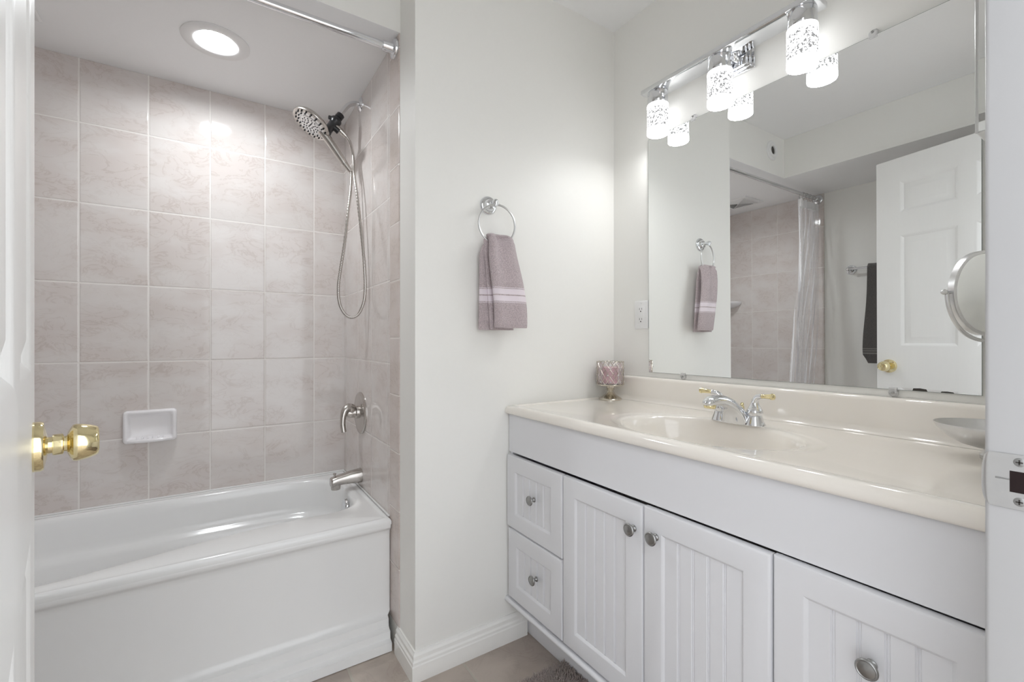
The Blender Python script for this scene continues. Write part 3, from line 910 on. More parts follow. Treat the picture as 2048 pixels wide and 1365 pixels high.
# ------------------------------------------------------------------ towel ring and towels
def towel_ring():
    t = thing('towel_ring', 'chrome towel ring holding the mauve hand towel', 'towel ring', (0.813, YB, 1.583))
    mb = MB()
    mb.lathe([(-0.0004, 0.033), (0.004, 0.033), (0.008, 0.031), (0.010, 0.027), (0.0105, 0.022), (0.014, 0.021), (0.022, 0.017), (0.024, 0.011), (0.034, 0.009), (0.042, 0.0085), (0.046, 0.011), (0.052, 0.012), (0.058, 0.009), (0.059, 0)], (0.813, YB, 1.583), (0, -1, 0), 40)
    mb.obj('mount', M['chrome'], t)
    mb = MB()
    cx, cz, r = 0.8215, 1.507, 0.0690
    y = 1.3440
    pts = []
    for k in range(64):
        a = 2 * PI * k / 64
        pts.append((cx + r * math.sin(a) * 0.985, y - 0.010 * math.sin(a), cz + r * math.cos(a)))
    mb.tube(pts, 0.0036, 12, closed=True)
    mb.obj('ring', M['satin'], t)
    mb = MB(); mb.lathe([(0, 0.0075), (0.010, 0.0085), (0.016, 0.0075), (0.018, 0)], (0.8155, 1.3435, 1.5705), (0, -0.3, 0.95), 20); mb.obj('ring_socket', M['chrome'], t)
towel_ring()

def hand_towel():
    # one folded towel draped through the ring: front layer long and wide, back layer peeking out at the left
    mb = MB()
    def section(cx, cy, w, th, z, fold, ph, skew):
        pts = []
        n = 40
        for k in range(n):
            a = 2 * PI * k / n
            c_, s_ = math.cos(a), math.sin(a)
            x = w * math.copysign(abs(c_) ** 0.55, c_)
            yy = th * math.copysign(abs(s_) ** 0.8, s_)
            u = x / w
            yy += fold * math.cos(u * 5.2 + ph) - skew * u
            pts.append(Vector((cx + x, cy + yy, z)))
        return pts
    # front layer
    rings = []
    zs = [1.146, 1.1475, 1.152, 1.165, 1.19, 1.215, 1.232, 1.236, 1.26, 1.283, 1.288, 1.31, 1.34, 1.37, 1.40, 1.425, 1.442, 1.452, 1.458]
    for z in zs:
        v = (z - 1.146) / (1.458 - 1.146)
        xl = 0.803 - 0.026 * smooth01(v * 1.15)
        xr = 0.9335 - 0.045 * smooth01(v) ** 1.2
        if z > 1.40:
            xl += 0.004 * (z - 1.40) / 0.058
        w = (xr - xl) / 2
        th = 0.0135 - 0.002 * v
        if z < 1.15: th *= 0.86; w *= 0.985
        if 1.233 < z < 1.287: th *= 0.93
        cy = 1.332 - 0.010 * math.sin(PI * min(1, v * 1.0)) + (0.006 if z > 1.45 else 0)
        rings.append(section((xl + xr) / 2, cy - 0.004 * (1 - v), w, th, z, 0.0035 * v ** 0.6 + 0.0050 * smooth01((v - 0.55) / 0.45) + 0.0012, 1.1, 0.006 * (1 - 0.4 * v)))
    # rolls over the ring
    rings.append(section(0.826, 1.336, 0.0535, 0.0125, 1.4635, 0.0055, 1.1, 0.003))
    rings.append(section(0.828, 1.341, 0.0490, 0.0100, 1.4690, 0.0050, 1.1, 0.002))
    rings.append(section(0.829, 1.343, 0.0400, 0.0050, 1.4715, 0.0040, 1.1, 0.0))
    mb.loft(rings)
    # back layer, offset to the left
    rings = []
    for z in [1.139, 1.1405, 1.146, 1.17, 1.20, 1.232, 1.236, 1.26, 1.283, 1.288, 1.32, 1.36, 1.40, 1.425, 1.440, 1.452, 1.461, 1.466]:
        v = (z - 1.139) / (1.466 - 1.139)
        xl = 0.7595 + 0.003 * v + (0.022 * smooth01((z - 1.405) / 0.06))
        xr = 0.905 - 0.03 * v
        w = (xr - xl) / 2
        th = 0.0105
        if z < 1.144: th *= 0.85
        cy = 1.3675 - 0.012 * smooth01((z - 1.38) / 0.085) - 0.003 * math.sin(PI * v)
        rings.append(section((xl + xr) / 2, cy, w, th * (1 - 0.25 * smooth01((z - 1.42) / 0.05)), z, 0.0022, 2.2, 0.001))
    mb.loft(rings)
    # inner fold edge between the two layers
    rings = []
    for z in [1.141, 1.145, 1.18, 1.25, 1.32, 1.38, 1.43, 1.452]:
        v = (z - 1.141) / 0.311
        rings.append(section(0.822 - 0.020 * v + 0.01, 1.3515, 0.034 + 0.006 * v, 0.0062, z, 0.001, 0.4, 0.002))
    mb.loft(rings)
    o = mb.obj('hand_towel', M['towel'], angle=60)
    o['label'] = 'mauve terry hand towel with pale bands hanging from the chrome ring'; o['category'] = 'towel'
hand_towel()

def towel_bar():
    t = thing('towel_bar', 'chrome towel bar on the left wall seen in the big mirror', 'towel bar', (XL, 1.365, 1.585))
    z, xb = 1.585, XL + 0.062
    for y in (1.365, 0.76):
        mb = MB()
        mb.lathe([(-0.0004, 0.033), (0.005, 0.033), (0.009, 0.030), (0.011, 0.022), (0.018, 0.018), (0.022, 0.010), (0.050, 0.009), (0.056, 0.0125), (0.068, 0.0125), (0.073, 0.008), (0.074, 0)], (XL, y, z), (1, 0, 0), 36)
        mb.obj('post', M['chrome'], t)
    mb = MB(); mb.tube([(xb, 1.365, z), (xb, 0.76, z)], 0.0075, 14); mb.obj('rail', M['chrome'], t)
    # dark bath towel over it
    mb = MB()
    rings = []
    rb = 0.0125
    path = []
    for k in range(24):
        path.append((xb + 0.016 + 0.006 * math.sin(k * 0.35), 0.925 + (z - 0.925) * k / 23))
    for k in range(1, 8):
        a = PI * k / 8
        path.append((xb + rb * 1.25 * math.cos(a), z + rb * 1.6 * math.sin(a)))
    for k in range(24):
        path.append((xb - 0.014, z - (z - 1.00) * k / 23))
    n = len(path)
    for i, (x, zz) in enumerate(path):
        v = max(0.0, (z - zz) / 0.66)
        y1 = 1.243 + 0.028 * smooth01(v * 1.1) - 0.030 * smooth01((v - 0.90) / 0.1)
        y0 = 0.80 - 0.012 * v
        ring = []
        tn = Vector((path[min(i + 1, n - 1)][0] - path[max(i - 1, 0)][0], 0, path[min(i + 1, n - 1)][1] - path[max(i - 1, 0)][1])).normalized()
        nn = Vector((tn.z, 0, -tn.x))
        m_ = 26
        for k in range(m_):
            f = k / (m_ - 1); y = y0 + (y1 - y0) * f
            ring.append(Vector((x, y, zz)) + nn * (0.0055 + 0.0025 * math.sin(19 * f + 2 * v)))
        for k in range(m_ - 1, -1, -1):
            f = k / (m_ - 1); y = y0 + (y1 - y0) * f
            ring.append(Vector((x, y, zz)) - nn * (0.0035 - 0.0025 * math.sin(19 * f + 2 * v)))
        rings.append(ring)
    mb.loft(rings)
    o = mb.obj('bath_towel', M['towel_dark'], angle=60)
    o['label'] = 'charcoal bath towel over the chrome bar, partly behind the door'; o['category'] = 'towel'
towel_bar()

# ------------------------------------------------------------------ vanity cabinet
def front_panel(y0, y1, z0, z1, xf=0.888, th=0.0175, stile=0.054, pitch=0.0385):
    mb = MB()
    def rect(ins, x):
        return [Vector((x, y0 + ins, z0 + ins)), Vector((x, y1 - ins, z0 + ins)), Vector((x, y1 - ins, z1 - ins)), Vector((x, y0 + ins, z1 - ins))]
    s = stile
    mb.loft([rect(0, xf + th), rect(0, xf + 0.0048), rect(0.0012, xf + 0.0022), rect(0.0035, xf + 0.0006), rect(0.0065, xf), rect(s - 0.0015, xf), rect(s, xf + 0.0006), rect(s + 0.0055, xf + 0.0062)], cap0=True, cap1=False)
    # beadboard field
    ya, yb = y0 + s + 0.0055, y1 - s - 0.0055
    L = yb - ya
    k = max(1, round(L / pitch))
    p = L / k
    ys = [(ya, 0.0)]
    for i in range(1, k):
        g = ya + i * p
        ys += [(g - 0.0042, 0.0), (g - 0.0026, 0.0022), (g - 0.0012, 0.0022), (g, -0.0004 + 0.0008), (g + 0.0012, 0.0022), (g + 0.0026, 0.0022), (g + 0.0042, 0.0)]
    ys.append((yb, 0.0))
    za, zb = z0 + s + 0.0035, z1 - s - 0.0035
    mb.loft([[Vector((xf + 0.0062 + d, y, za)) for (y, d) in ys], [Vector((xf + 0.0062 + d, y, zb)) for (y, d) in ys]], closed=False)
    return mb

def vanity():
    t = thing('vanity_cabinet', 'white beadboard vanity cabinet with two drawers and three doors', 'cabinet', (1.17, 0.76, 0))
    Y0, Y1 = 0.1345, 1.3880
    mb = MB()
    # carcass as an open-topped box: sides, floor, back strip, face panel behind the fronts
    mb.box((0.9062, Y0, 0.148), (XR - 0.001, Y0 + 0.016, 0.833))
    mb.box((0.9062, Y1 - 0.016, 0.148), (XR - 0.001, Y1, 0.833))
    mb.box((0.9062, Y0 + 0.016, 0.148), (XR - 0.001, Y1 - 0.016, 0.166))
    mb.obj('carcass', M['cab'], t, smooth=False)
    mb = MB(); mb.box((0.8995, Y0, 0.6965), (0.9185, Y1 + 0.0005, 0.833), 0.0012, 1); mb.obj('top_rail', M['cab'], t)
    mb = MB(); mb.box((0.985, Y0, 0.001), (1.003, Y1 + 0.003, 0.148)); mb.obj('toe_kick', M['cab'], t, smooth=False)
    mb = MB()
    prof = []
    for k in range(9):
        a = -PI / 2 + PI * k / 8
        prof.append((0.8915 - 0.0085 * math.cos(a) - 0.0, 0.1585 + 0.0085 * math.sin(a)))
    poly = [(0.9060, 0.150)] + prof + [(0.9060, 0.167)]
    mb.prism([(x, z) for (x, z) in poly], 1, Y0, Y1 + 0.0035)
    mb.obj('base_moulding', M['cab'], t)
    def knob(parent, y, z):
        mb = MB()
        mb.lathe([(0, 0.0085), (0.0018, 0.0085), (0.003, 0.0068), (0.0055, 0.0050), (0.0115, 0.0050), (0.0145, 0.0075), (0.0160, 0.0130), (0.0180, 0.0158), (0.0205, 0.0164), (0.0222, 0.0155), (0.0230, 0.0138), (0.0222, 0.0125), (0.0226, 0.0105), (0.0240, 0.0060), (0.0243, 0)], (0.8878, y, z), (-1, 0, 0), 36)
        k = mb.obj('knob', M['pewter'], parent)
        k['label'] = 'pewter mushroom knob'
    fronts = [('drawer', 1.0745, 1.3868, 0.4285, 0.6875, (1.2165, 0.570)), ('drawer', 1.0745, 1.3775, 0.1762, 0.4235, (1.2035, 0.311)),
              ('door', 0.7612, 1.0690, 0.1755, 0.6875, (0.787, 0.6245)), ('door', 0.4497, 0.7572, 0.1755, 0.6900, (0.7185, 0.6265)), ('door', 0.1365, 0.4455, 0.1755, 0.6920, (0.2905, 0.5755))]
    labs = ['upper drawer front by the towel wall', 'lower drawer front by the towel wall', 'door beside the drawers', 'middle door under the sink', 'door nearest the jamb with a knob high at its centre']
    for (nm, y0, y1, z0, z1, kp), lb in zip(fronts, labs):
        o = front_panel(y0, y1, z0, z1).obj(nm, M['cab'], t, angle=28)
        o['label'] = lb
        knob(o, *kp) if nm == 'door' and kp[0] in (0.787, 0.7185) else knob_recess(o, kp, knob)
def knob_recess(o, kp, knob):
    knob(o, *kp)
vanity()

# ------------------------------------------------------------------ vanity top with its integral basin
def vanity_top():
    t = thing('countertop', 'cream cultured marble vanity top with an oval basin and backsplash', 'countertop', (1.165, 0.765, 0.834))
    X0, X1, Y0, Y1 = 0.885, XR - 0.001, 0.134, 1.3915
    c = Vector((1.12, 0.750, 0)); n = 160
    angs = [2 * PI * k / n for k in range(n)]
    for cc in ((X0, Y0), (X0, Y1), (X1, Y0), (X1, Y1)):
        a = math.atan2(cc[1] - c.y, cc[0] - c.x) % (2 * PI)
        k = min(range(n), key=lambda i: abs(angs[i] - a)); angs[k] = a
    def rect(ins, z, bk=0.0):
        r = []
        xa, xb, ya, yb = X0 + ins, X1 - bk, Y0 + bk, Y1 - ins * 0.6
        for a0 in angs:
            # follow the full-size rectangle's corner directions so corners stay corners
            dx, dy = math.cos(a0), math.sin(a0)
            ts = []
            if dx > 1e-9: ts.append((X1 - c.x) / dx)
            if dx < -1e-9: ts.append((X0 - c.x) / dx)
            if dy > 1e-9: ts.append((Y1 - c.y) / dy)
            if dy < -1e-9: ts.append((Y0 - c.y) / dy)
            tt = min(ts)
            x = c.x + dx * tt; y = c.y + dy * tt
            r.append(Vector((min(max(x, xa), xb), min(max(y, ya), yb), z)))
        return r
    def oval(rx, ry, z, dx=0.0):
        out = []
        for a in angs:
            # parametric angle chosen so that rings line up radially
            pa = math.atan2(math.sin(a) / ry, math.cos(a) / rx)
            out.append(Vector((c.x + dx + rx * math.cos(pa), c.y + ry * math.sin(pa), z)))
        return out
    mb = MB()
    rings = [rect(0.010, 0.8342), rect(0.003, 0.8355), rect(0.0, 0.840)]
    for k in range(0, 7):
        a = PI / 2 * k / 6
        r = 0.0185
        rings.append(rect(r * (1 - math.cos(a)), 0.8655 - r + r * math.sin(a)))
    rings += [rect(0.026, 0.8655), rect(0.031, 0.8648), rect(0.037, 0.8612), rect(0.043, 0.8600), rect(0.048, 0.8598)]
    rings += [oval(0.1880, 0.300, 0.8596), oval(0.1865, 0.292, 0.8590), oval(0.1850, 0.284, 0.8578), oval(0.183, 0.268, 0.8572), oval(0.1790, 0.254, 0.8562), oval(0.1755, 0.2475, 0.8535), oval(0.1715, 0.2405, 0.846)]
    for k in range(1, 13):
        a = PI / 2 * k / 12
        s = math.cos(a) ** 0.75
        rings.append(oval(0.025 + 0.142 * s, 0.025 + 0.209 * s, 0.838 - 0.118 * math.sin(a) ** 1.15))
    mb.loft(rings, cap0=False, cap1=True)
    mb.obj('slab', M['counter'], t, angle=50)
    mb = MB()
    poly = [(X1, 0.8605), (1.405, 0.8602), (1.412, 0.8625), (1.4175, 0.869), (1.4195, 0.879), (1.4200, 0.945)]
    for k in range(1, 7):
        a = PI / 2 * k / 6
        poly.append((1.4200 + 0.0125 * (1 - math.cos(a)), 0.9445 + 0.0125 * math.sin(a)))
    poly += [(X1, 0.957)]
    mb.prism(poly, 1, Y0, Y1)
    mb.obj('backsplash', M['counter'], t, angle=40)
    mb = MB(); mb.lathe([(0, 0.0215), (0.002, 0.0215), (0.003, 0.018), (0.001, 0.014), (0.004, 0.012), (0.006, 0.0)], (1.12, 0.750, 0.7205), (0, 0, 1), 28); mb.obj('sink_drain', M['chrome'], t)
vanity_top()

def faucet():
    yc, zb = 0.755, 0.8575
    xc = 1.302
    t = thing('sink_faucet', 'chrome two-handle sink faucet with brass-tipped levers', 'faucet', (xc, yc, zb))
    def ov(rx, ry, z, dx=0):
        return [Vector((xc + dx + rx * math.cos(a), yc + ry * math.copysign(abs(math.sin(a)) ** 0.8, math.sin(a)), z)) for a in [2 * PI * k / 44 for k in range(44)]]
    mb = MB()
    mb.loft([ov(0.0265, 0.081, zb - 0.002), ov(0.0265, 0.081, zb + 0.004), ov(0.0245, 0.079, zb + 0.009), ov(0.020, 0.072, zb + 0.014), ov(0.0165, 0.062, zb + 0.018), ov(0.012, 0.04, zb + 0.020)])
    mb.obj('base_plate', M['chrome'], t)
    for s in (1, -1):
        y = yc + s * 0.0515
        mb = MB()
        mb.lathe([(t * 0.80, r) for (t, r) in [(0.0, 0.0275), (0.012, 0.0250), (0.028, 0.0205), (0.031, 0.0200), (0.033, 0.0185), (0.036, 0.0205), (0.044, 0.0218), (0.052, 0.0212), (0.056, 0.0190), (0.058, 0.0175), (0.060, 0.0180), (0.066, 0.0150), (0.074, 0.0120), (0.080, 0.0105)]], (xc, y, zb + 0.001), (0, 0, 1), 34)
        h = mb.obj('handle_body', M['chrome'], t)
        # lever sweeps up and outwards, then a brass tip
        lx = -0.010 if s > 0 else -0.004
        p = catmull([(xc, y, zb + 0.062), (xc + lx * 0.4, y + s * 0.003, zb + 0.073), (xc + lx, y + s * 0.011, zb + 0.082), (xc + lx * 1.6, y + s * 0.024, zb + 0.085)], 7)
        mb = MB(); mb.tube(p, [0.0108 - 0.0042 * i / (len(p) - 1) for i in range(len(p))], 16); mb.obj('lever_neck', M['chrome'], h)
        d = Vector((lx * 0.9, s * 0.045, 0.003)).normalized()
        mb = MB(); mb.lathe([(t * 0.86, r * 0.92) for (t, r) in [(0, 0.0062), (0.002, 0.0072), (0.004, 0.0062), (0.020, 0.0072), (0.032, 0.0084), (0.0335, 0.0098), (0.0370, 0.0100), (0.0385, 0.0086), (0.041, 0.0088), (0.043, 0.0060), (0.0435, 0)]], p[-1] - d * 0.001, d, 24)
        q = mb.obj('lever_tip', M['brass'], h); q['label'] = 'brass lever tip'
    # spout: broad solid column flaring into the base, leaning forward to a domed nose
    lo = [(1.268, 0.858), (1.262, 0.880), (1.249, 0.896), (1.228, 0.907), (1.203, 0.913), (1.180, 0.915), (1.164, 0.9150), (1.151, 0.9165), (1.1445, 0.921), (1.1425, 0.925)]
    hi = [(1.326, 0.866), (1.313, 0.890), (1.291, 0.912), (1.259, 0.932), (1.222, 0.944), (1.186, 0.9465), (1.163, 0.943), (1.1485, 0.9355), (1.1430, 0.929), (1.1422, 0.926)]
    wd = [0.046, 0.036, 0.0285, 0.024, 0.0212, 0.0198, 0.0182, 0.0145, 0.0085, 0.002]
    mb = MB(); rings = []
    for (l, h), w in zip(zip(lo, hi), wd):
        lv, hv = Vector((l[0], yc, l[1])), Vector((h[0], yc, h[1]))
        c_, ax = (lv + hv) / 2, (hv - lv) / 2
        rings.append([c_ + ax * math.copysign(abs(math.sin(q)) ** 0.85, math.sin(q)) + Vector((0, w * math.copysign(abs(math.cos(q)) ** 0.85, math.cos(q)), 0)) for q in [2 * PI * k / 36 for k in range(36)]])
    mb.loft(rings)
    mb.obj('spout', M['chrome'], t, angle=60)
    mb = MB(); mb.lathe([(0, 0.0165), (0.004, 0.0168), (0.010, 0.0150), (0.011, 0.0128), (0.008, 0.012), (0.008, 0)], (1.1635, yc, 0.9205), (-0.12, 0, -1), 28)
    q = mb.obj('aerator', M['brass'], t); q['label'] = 'brass aerator ring'
    mb = MB(); mb.lathe([(0, 0.0030), (0.030, 0.0030), (0.031, 0.0058), (0.036, 0.0066), (0.041, 0.0058), (0.044, 0.0042), (0.048, 0.0052), (0.052, 0.0040), (0.054, 0)], (xc + 0.0245, yc, zb + 0.004), (0, 0, 1), 20)
    q = mb.obj('lift_rod', M['brass'], t); q['label'] = 'brass pop-up lift rod'
faucet()

# ------------------------------------------------------------------ things on the vanity top
def candle_holder():
    cx, cy, z0 = 1.352, 1.3235, 0.8602
    t = thing('candle_holder', 'silver lattice candle holder on a pedestal in the counter corner', 'candle holder', (cx, cy, z0))
    mb = MB()
    mb.lathe([(0, 0.0465), (0.004, 0.0470), (0.008, 0.0440), (0.014, 0.0330), (0.022, 0.0220), (0.032, 0.0155), (0.038, 0.0135), (0.041, 0.0175), (0.044, 0.0165), (0.047, 0.0150), (0.053, 0.0180), (0.058, 0.0205), (0.060, 0.0190)], (cx, cy, z0), (0, 0, 1), 40)
    mb.obj('pedestal', M['antique'], t)
    mb = MB(); mb.lathe([(0.059, 0.052), (0.062, 0.0535), (0.0645, 0.052), (0.0645, 0.0), ], (cx, cy, z0), (0, 0, 1), 44); mb.obj('cup_floor', M['antique'], t)
    R, za, zb = 0.0540, z0 + 0.063, z0 + 0.155
    mb = MB()
    nx, rows = 16, 4
    for s in (1, -1):
        for k in range(nx):
            pts = []
            for i in range(25):
                v = i / 24
                a = 2 * PI * (k / nx) + s * 2 * PI / nx * rows * v * 0.75
                pts.append((cx + R * math.cos(a), cy + R * math.sin(a), za + (zb - za) * v))
            mb.tube(pts, 0.00105, 6)
    mb.tube([(cx + R * math.cos(2 * PI * k / 48), cy + R * math.sin(2 * PI * k / 48), za) for k in range(48)], 0.0015, 6, closed=True)
    mb.tube([(cx + R * math.cos(2 * PI * k / 96), cy + R * math.sin(2 * PI * k / 96), zb + 0.0035 * abs(math.sin(nx * PI * k / 96)) - 0.002) for k in range(96)], 0.0011, 6, closed=True)
    mb.obj('lattice_cup', M['antique'], t)
    for r in range(3):
        for k in range(nx):
            if (k + r) % 2: continue
            a = 2 * PI * (k + 0.5 * (r % 2)) / nx
            mb = MB(); mb.ball((cx + (R + 0.001) * math.cos(a), cy + (R + 0.001) * math.sin(a), za + 0.012 + r * 0.027), 0.0032, 5)
            mb.obj('crystal_stud', M['acrylic'], t, angle=20)
    mb = MB(); mb.lathe([(0.0648, 0.0500), (0.150, 0.0505), (0.1505, 0.0495), (0.148, 0.0490), (0.0665, 0.0485), (0.0665, 0)], (cx, cy, z0), (0, 0, 1), 44); mb.obj('glass_liner', M['glass'], t)
    mb = MB(); mb.lathe([(0.0672, 0.046), (0.069, 0.0475), (0.131, 0.0475), (0.133, 0.046), (0.1315, 0.030), (0.131, 0)], (cx, cy, z0), (0, 0, 1), 40)
    w = mb.obj('candle', M['wax'])
    w['label'] = 'pink marbled candle inside the silver lattice holder'; w['category'] = 'candle'
    mb = MB(); mb.tube([(cx, cy, z0 + 0.1305), (cx + 0.001, cy, z0 + 0.141)], 0.0011, 6); mb.obj('wick', M['plastic'], w)
candle_holder()

def makeup_mirror():
    cx, cy, z0 = 1.300, 0.2285, 0.8601
    t = thing('makeup_mirror', 'round satin metal makeup mirror on a stand with a shallow dish base', 'mirror', (cx, cy, z0))
    mb = MB()
    mb.lathe([(0, 0.010), (0.003, 0.0155), (0.010, 0.0165), (0.017, 0.012), (0.024, 0.010), (0.027, 0.014)], (cx, cy, z0), (0, 0, 1), 28); mb.obj('foot', M['satin'], t)
    mb = MB()
    mb.lathe([(t, r * 1.10) for (t, r) in [(0.024, 0.0), (0.0245, 0.020), (0.031, 0.040), (0.043, 0.058), (0.058, 0.071), (0.0705, 0.0775), (0.0715, 0.0770), (0.059, 0.0695), (0.0445, 0.0565), (0.033, 0.0385), (0.027, 0.018), (0.027, 0.0)]], (cx, cy, z0), (0, 0, 1), 52)
    mb.obj('dish', M['satin'], t, angle=60)
    n = Vector((-0.383, -0.924, 0)).normalized(); a = Vector((-n.y, n.x, 0)); up = Vector((0, 0, 1))
    mc = Vector((1.287, 0.2345, 1.196)); R = 0.085
    mb = MB(); mb.tube([(cx, cy, z0 + 0.02), (cx, cy, mc.z - R - 0.016)], 0.0055, 14); mb.obj('stem', M['satin'], t)
    mb = MB()
    pts = [mc + a * ((R + 0.010) * math.sin(q)) + up * (-(R + 0.010) * math.cos(q)) for q in [-PI / 2 + PI * k / 40 for k in range(41)]]
    mb.tube(pts, 0.0036, 10); mb.obj('yoke', M['satin'], t)
    for s in (1, -1):
        mb = MB(); mb.lathe([(-0.012, 0.003), (0.0, 0.003), (0.002, 0.0045), (0.006, 0.0058), (0.010, 0.0042), (0.0125, 0.0020), (0.013, 0)], mc + a * s * (R + 0.010), a * s, 18); mb.obj('pivot_screw', M['satin'], t)
    mb = MB()
    mb.lathe([(-0.007, R - 0.006), (-0.006, R), (0.005, R), (0.0065, R - 0.002), (0.0065, R - 0.0055), (0.0045, R - 0.007)], mc, n, 64); mb.obj('mirror_rim', M['satin'], t)
    mb = MB(); mb.lathe([(0.0040, R - 0.006), (0.0046, R - 0.007), (0.0046, 0.0)], mc, n, 64); mb.obj('mirror_glass', M['mirror'], t)
    mb = MB(); mb.lathe([(-0.0060, R - 0.006), (-0.0066, R - 0.007), (-0.0066, 0.0)], mc, n, 64); mb.obj('back_glass', M['mirror'], t)
makeup_mirror()

# ------------------------------------------------------------------ wall mirror, outlet, medicine cabinet, vanity light
def wall_mirror():
    y0, y1, z0, z1 = 0.2662, 1.1990, 0.9762, 1.8982
    t = thing('wall_mirror', 'large frameless wall mirror above the vanity top', 'mirror', (XR, 0.7326, z0))
    tilt = math.radians(0.3)
    def pl(y, z, dx):
        return Vector((XR - 0.0012 - dx - math.tan(tilt) * (z - z0), y, z))
    th = 0.004
    mb = MB()
    mb.quad([pl(y0 + 0.001, z0 + 0.001, th), pl(y1 - 0.001, z0 + 0.001, th), pl(y1 - 0.001, z1 - 0.001, th), pl(y0 + 0.001, z1 - 0.001, th)])
    mb.obj('mirror_face', M['mirror'], t, smooth=False)
    mb = MB()
    A = [pl(y0, z0, 0), pl(y1, z0, 0), pl(y1, z1, 0), pl(y0, z1, 0)]
    B = [pl(y0, z0, th - 0.0002), pl(y1, z0, th - 0.0002), pl(y1, z1, th - 0.0002), pl(y0, z1, th - 0.0002)]
    mb.loft([A, B]); mb.obj('glass_edge', M['edge'], t, smooth=False)
    # worn dark patches of silvering along the bottom edge
    for (ya, yb, h) in ((0.3595, 0.388, 0.007), (0.312, 0.336, 0.004)):
        mb = MB()
        pts = [pl(ya, z0 + 0.0012, th + 0.0002), pl(yb, z0 + 0.0012, th + 0.0002), pl(yb - 0.002, z0 + h, th + 0.0002), pl((ya + yb) / 2, z0 + h * 1.15, th + 0.0002), pl(ya + 0.002, z0 + h * 0.9, th + 0.0002)]
        f = mb.bm.faces.new([mb.bm.verts.new(p) for p in pts])
        mb.obj('worn_edge', M['slot'], t, smooth=False)
    for (y, z, s) in ((0.9962, z1, 1), (0.4662, z1, 1), (1.0419, z0, -1), (0.4255, z0, -1)):
        x = XR - 0.0012 - math.tan(tilt) * (z - z0) - th
        m2 = MB()
        m2.lathe([(0, 0.0110), (0.004, 0.0110), (0.0065, 0.0085), (0.0070, 0)], (XR - 0.0004, y, z + s * 0.008), (-1, 0, 0), 9)
        m2.box((x - 0.0045, y - 0.0085, z - 0.006 if s > 0 else z - 0.010), (x - 0.0006, y + 0.0085, z + 0.010 if s > 0 else z + 0.006), 0.0012, 1)
        c = m2.obj('mirror_clip', M['acrylic'], t, angle=15); c['label'] = 'clear plastic mirror clip'
        m3 = MB(); m3.lathe([(0.0, 0.0034), (0.0016, 0.0034), (0.0026, 0.002), (0.0026, 0)], (x - 0.0048 if abs(s) else x, y, z + s * 0.0075), (-1, 0, 0), 14); m3.obj('clip_screw', M['pewter'], c)
wall_mirror()

def outlet():
    y0, y1, z0, z1 = 1.2030, 1.2715, 1.1490, 1.2625
    yc = (y0 + y1) / 2; zc = (z0 + z1) / 2
    t = thing('wall_outlet', 'white duplex wall outlet between the corner and the mirror', 'outlet', (XR, yc, z0))
    mb = MB(); mb.box((XR - 0.0065, y0, z0), (XR - 0.0004, y1, z1), 0.0028, 3); mb.obj('cover_plate', M['plastic'], t)
    mb = MB(); mb.box((XR - 0.0090, yc - 0.0165, zc - 0.033), (XR - 0.0055, yc + 0.0165, zc + 0.033), 0.0012, 2); d = mb.obj('receptacle', M['plastic'], t)
    for s in (1, -1):
        zz = zc + s * 0.0205
        mb = MB()
        mb.box((XR - 0.0094, yc + 0.0050, zz - 0.0005), (XR - 0.0089, yc + 0.0066, zz + 0.0075))
        mb.box((XR - 0.0094, yc - 0.0066, zz - 0.0000), (XR - 0.0089, yc - 0.0050, zz + 0.0070))
        mb.lathe([(0, 0.0026), (0.0005, 0.0026), (0.0005, 0)], (XR - 0.0089, yc, zz - 0.0065), (-1, 0, 0), 12)
        mb.obj('socket_slots', M['slot'], d, smooth=False)
    for s in (1, -1):
        mb = MB(); mb.lathe([(0, 0.0032), (0.0010, 0.0030), (0.0014, 0)], (XR - 0.0064, yc, zc + s * 0.0475), (-1, 0, 0), 14); mb.obj('plate_screw', M['plastic'], t)
outlet()

def medicine_cabinet():
    t = thing('medicine_cabinet', 'mirrored medicine cabinet beside the right edge of the wall mirror', 'cabinet', (XR, 0.19, 1.53))
    X0, Y0, Y1, Z0, Z1 = 1.3455, 0.128, 0.2590, 1.5405, 2.24
    mb = MB(); mb.box((X0 + 0.004, Y0, Z0), (XR - 0.0006, Y1, Z1), 0.001, 1); mb.obj('cabinet_body', M['plastic'], t)
    mb = MB(); mb.box((X0, Y0, Z0 + 0.002), (X0 + 0.0036, Y1 - 0.0045, Z1)); mb.obj('mirror_door', M['mirror'], t, smooth=False)
    mb = MB(); mb.box((X0 - 0.0015, Y1 - 0.0045, Z0 - 0.001), (X0 + 0.0038, Y1 + 0.0008, Z1), 0.0008, 1); mb.obj('door_edge_strip', M['satin'], t)
medicine_cabinet()

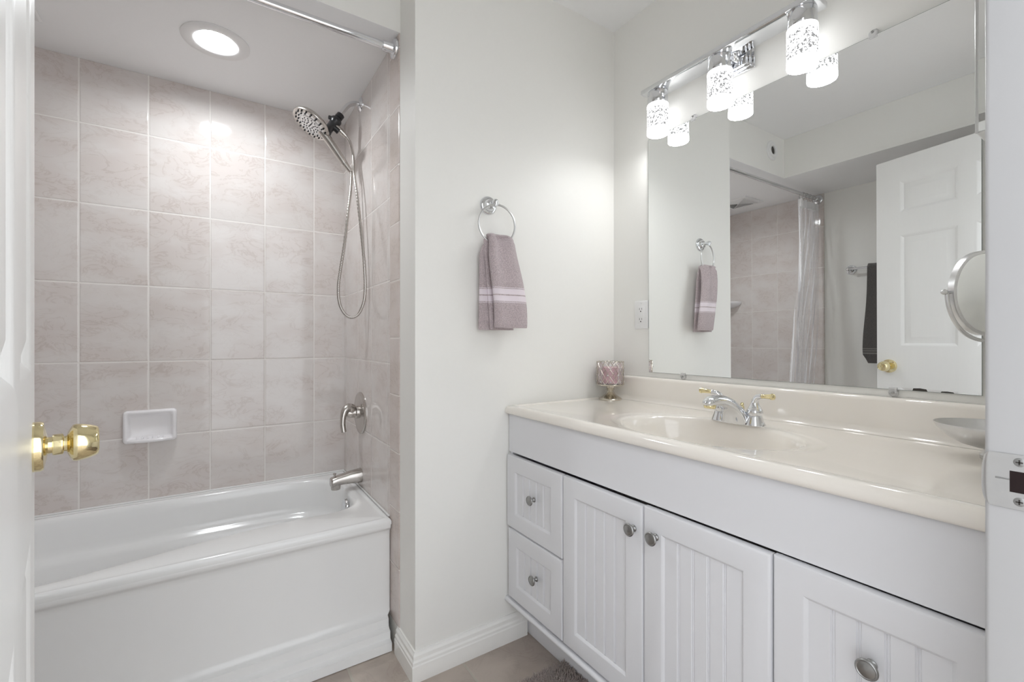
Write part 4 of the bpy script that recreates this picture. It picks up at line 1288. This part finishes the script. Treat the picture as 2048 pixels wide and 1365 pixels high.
def vanity_light():
    yc = 0.8565
    t = thing('vanity_light', 'chrome three-light vanity bar with lit bubble-glass cylinders', 'wall lamp', (XR, yc, 2.03))
    # stepped back plate
    mb = MB()
    mb.box((XR - 0.009, yc - 0.080, 1.975), (XR - 0.0004, yc + 0.080, 2.087), 0.0035, 3)
    mb.box((XR - 0.017, yc - 0.071, 1.983), (XR - 0.008, yc + 0.071, 2.079), 0.004, 3)
    mb.box((XR - 0.024, yc - 0.062, 1.991), (XR - 0.016, yc + 0.062, 2.071), 0.003, 3)
    mb.obj('back_plate', M['chrome'], t)
    mb = MB()
    p = catmull([(XR - 0.022, yc - 0.030, 2.018), (XR - 0.036, yc - 0.030, 2.022), (XR - 0.044, yc - 0.029, 2.034), (XR - 0.052, yc - 0.026, 2.041)], 8)
    mb.tube(p, 0.011, 18)
    mb.obj('arm', M['chrome'], t)
    mb = MB()
    xa, xb = 1.3345, 1.4135
    def barring(y, ins):
        return [Vector((xa + ins, y, 2.0225 + ins)), Vector((xb - ins, y, 2.0225 + ins)), Vector((xb - ins, y, 2.0385 - ins)), Vector((xa + ins, y, 2.0385 - ins))]
    mb.box((xa, 0.5625, 2.0225), (xb, 1.1500, 2.0385), 0.0014, 2)
    mb.obj('bar', M['chrome'], t)
    for k in range(3):
        y = 1.1035 - 0.247 * k
        xs = 1.374
        mb = MB()
        mb.lathe([(0.0, 0.0355), (0.0015, 0.0365), (0.0435, 0.0365), (0.045, 0.0355), (0.045, 0.0)], (xs, y, 2.0222), (0, 0, -1), 48)
        mb.obj('lamp_cap', M['chrome'], t)
        mb = MB()
        mb.lathe([(0.0455, 0.034), (0.0460, 0.0380), (0.048, 0.0385), (0.150, 0.0385), (0.1535, 0.0375), (0.1545, 0.034), (0.1545, 0)], (xs, y, 2.0222), (0, 0, -1), 48)
        mb.obj('glass_shade', M['shade'], t)
vanity_light()

# ------------------------------------------------------------------ bath mat
def bath_mat():
    X0, X1, Y0, Y1 = 0.46, 0.985, 0.36, 1.178
    t = thing('bath_mat', 'taupe shaggy bath mat on the floor before the vanity', 'bath mat', ((X0 + X1) / 2, (Y0 + Y1) / 2, 0.0))
    mb = MB(); mb.box((X0 + 0.006, Y0 + 0.006, 0.0006), (X1 - 0.006, Y1 - 0.006, 0.010), 0.003, 2); mb.obj('backing', M['rug'], t)
    rnd = random.Random(3)
    verts, faces = [], []
    def tuft(x, y, dens):
        a = rnd.random() * 2 * PI; ln = rnd.uniform(0.012, 0.020); le = rnd.uniform(0.002, 0.010); r = rnd.uniform(0.0014, 0.0021)
        dx, dy = math.cos(a), math.sin(a)
        b = len(verts)
        for (h, off, rr) in ((0.0, 0.0, 1.0), (0.6, 0.4, 1.1), (1.0, 1.0, 0.35)):
            cx, cy, cz = x + dx * le * off, y + dy * le * off, 0.0095 + ln * h
            for k in range(3):
                q = a + 2 * PI * k / 3
                verts.append((cx + rr * r * math.cos(q), cy + rr * r * math.sin(q), cz))
        for lv in range(2):
            for k in range(3):
                k2 = (k + 1) % 3
                faces.append((b + lv * 3 + k, b + lv * 3 + k2, b + lv * 3 + 3 + k2, b + lv * 3 + 3 + k))
        faces.append((b + 6, b + 7, b + 8))
    # dense where the photo looks at it, a little sparser further back
    y = Y0
    while y < Y1:
        step = 0.0036 if y > 0.95 else 0.0075
        x = X0
        while x < X1:
            tuft(x + rnd.uniform(-.5, .5) * step, y + rnd.uniform(-.5, .5) * step, 1)
            x += step
        y += step
    me = bpy.data.meshes.new('pile'); me.from_pydata(verts, [], faces); me.update(); me.materials.append(M['rug'])
    o = bpy.data.objects.new('pile', me); COL.objects.link(o); o.parent = t; o.matrix_parent_inverse = Matrix.Translation(-t.location)
    o['kind'] = 'stuff'
bath_mat()
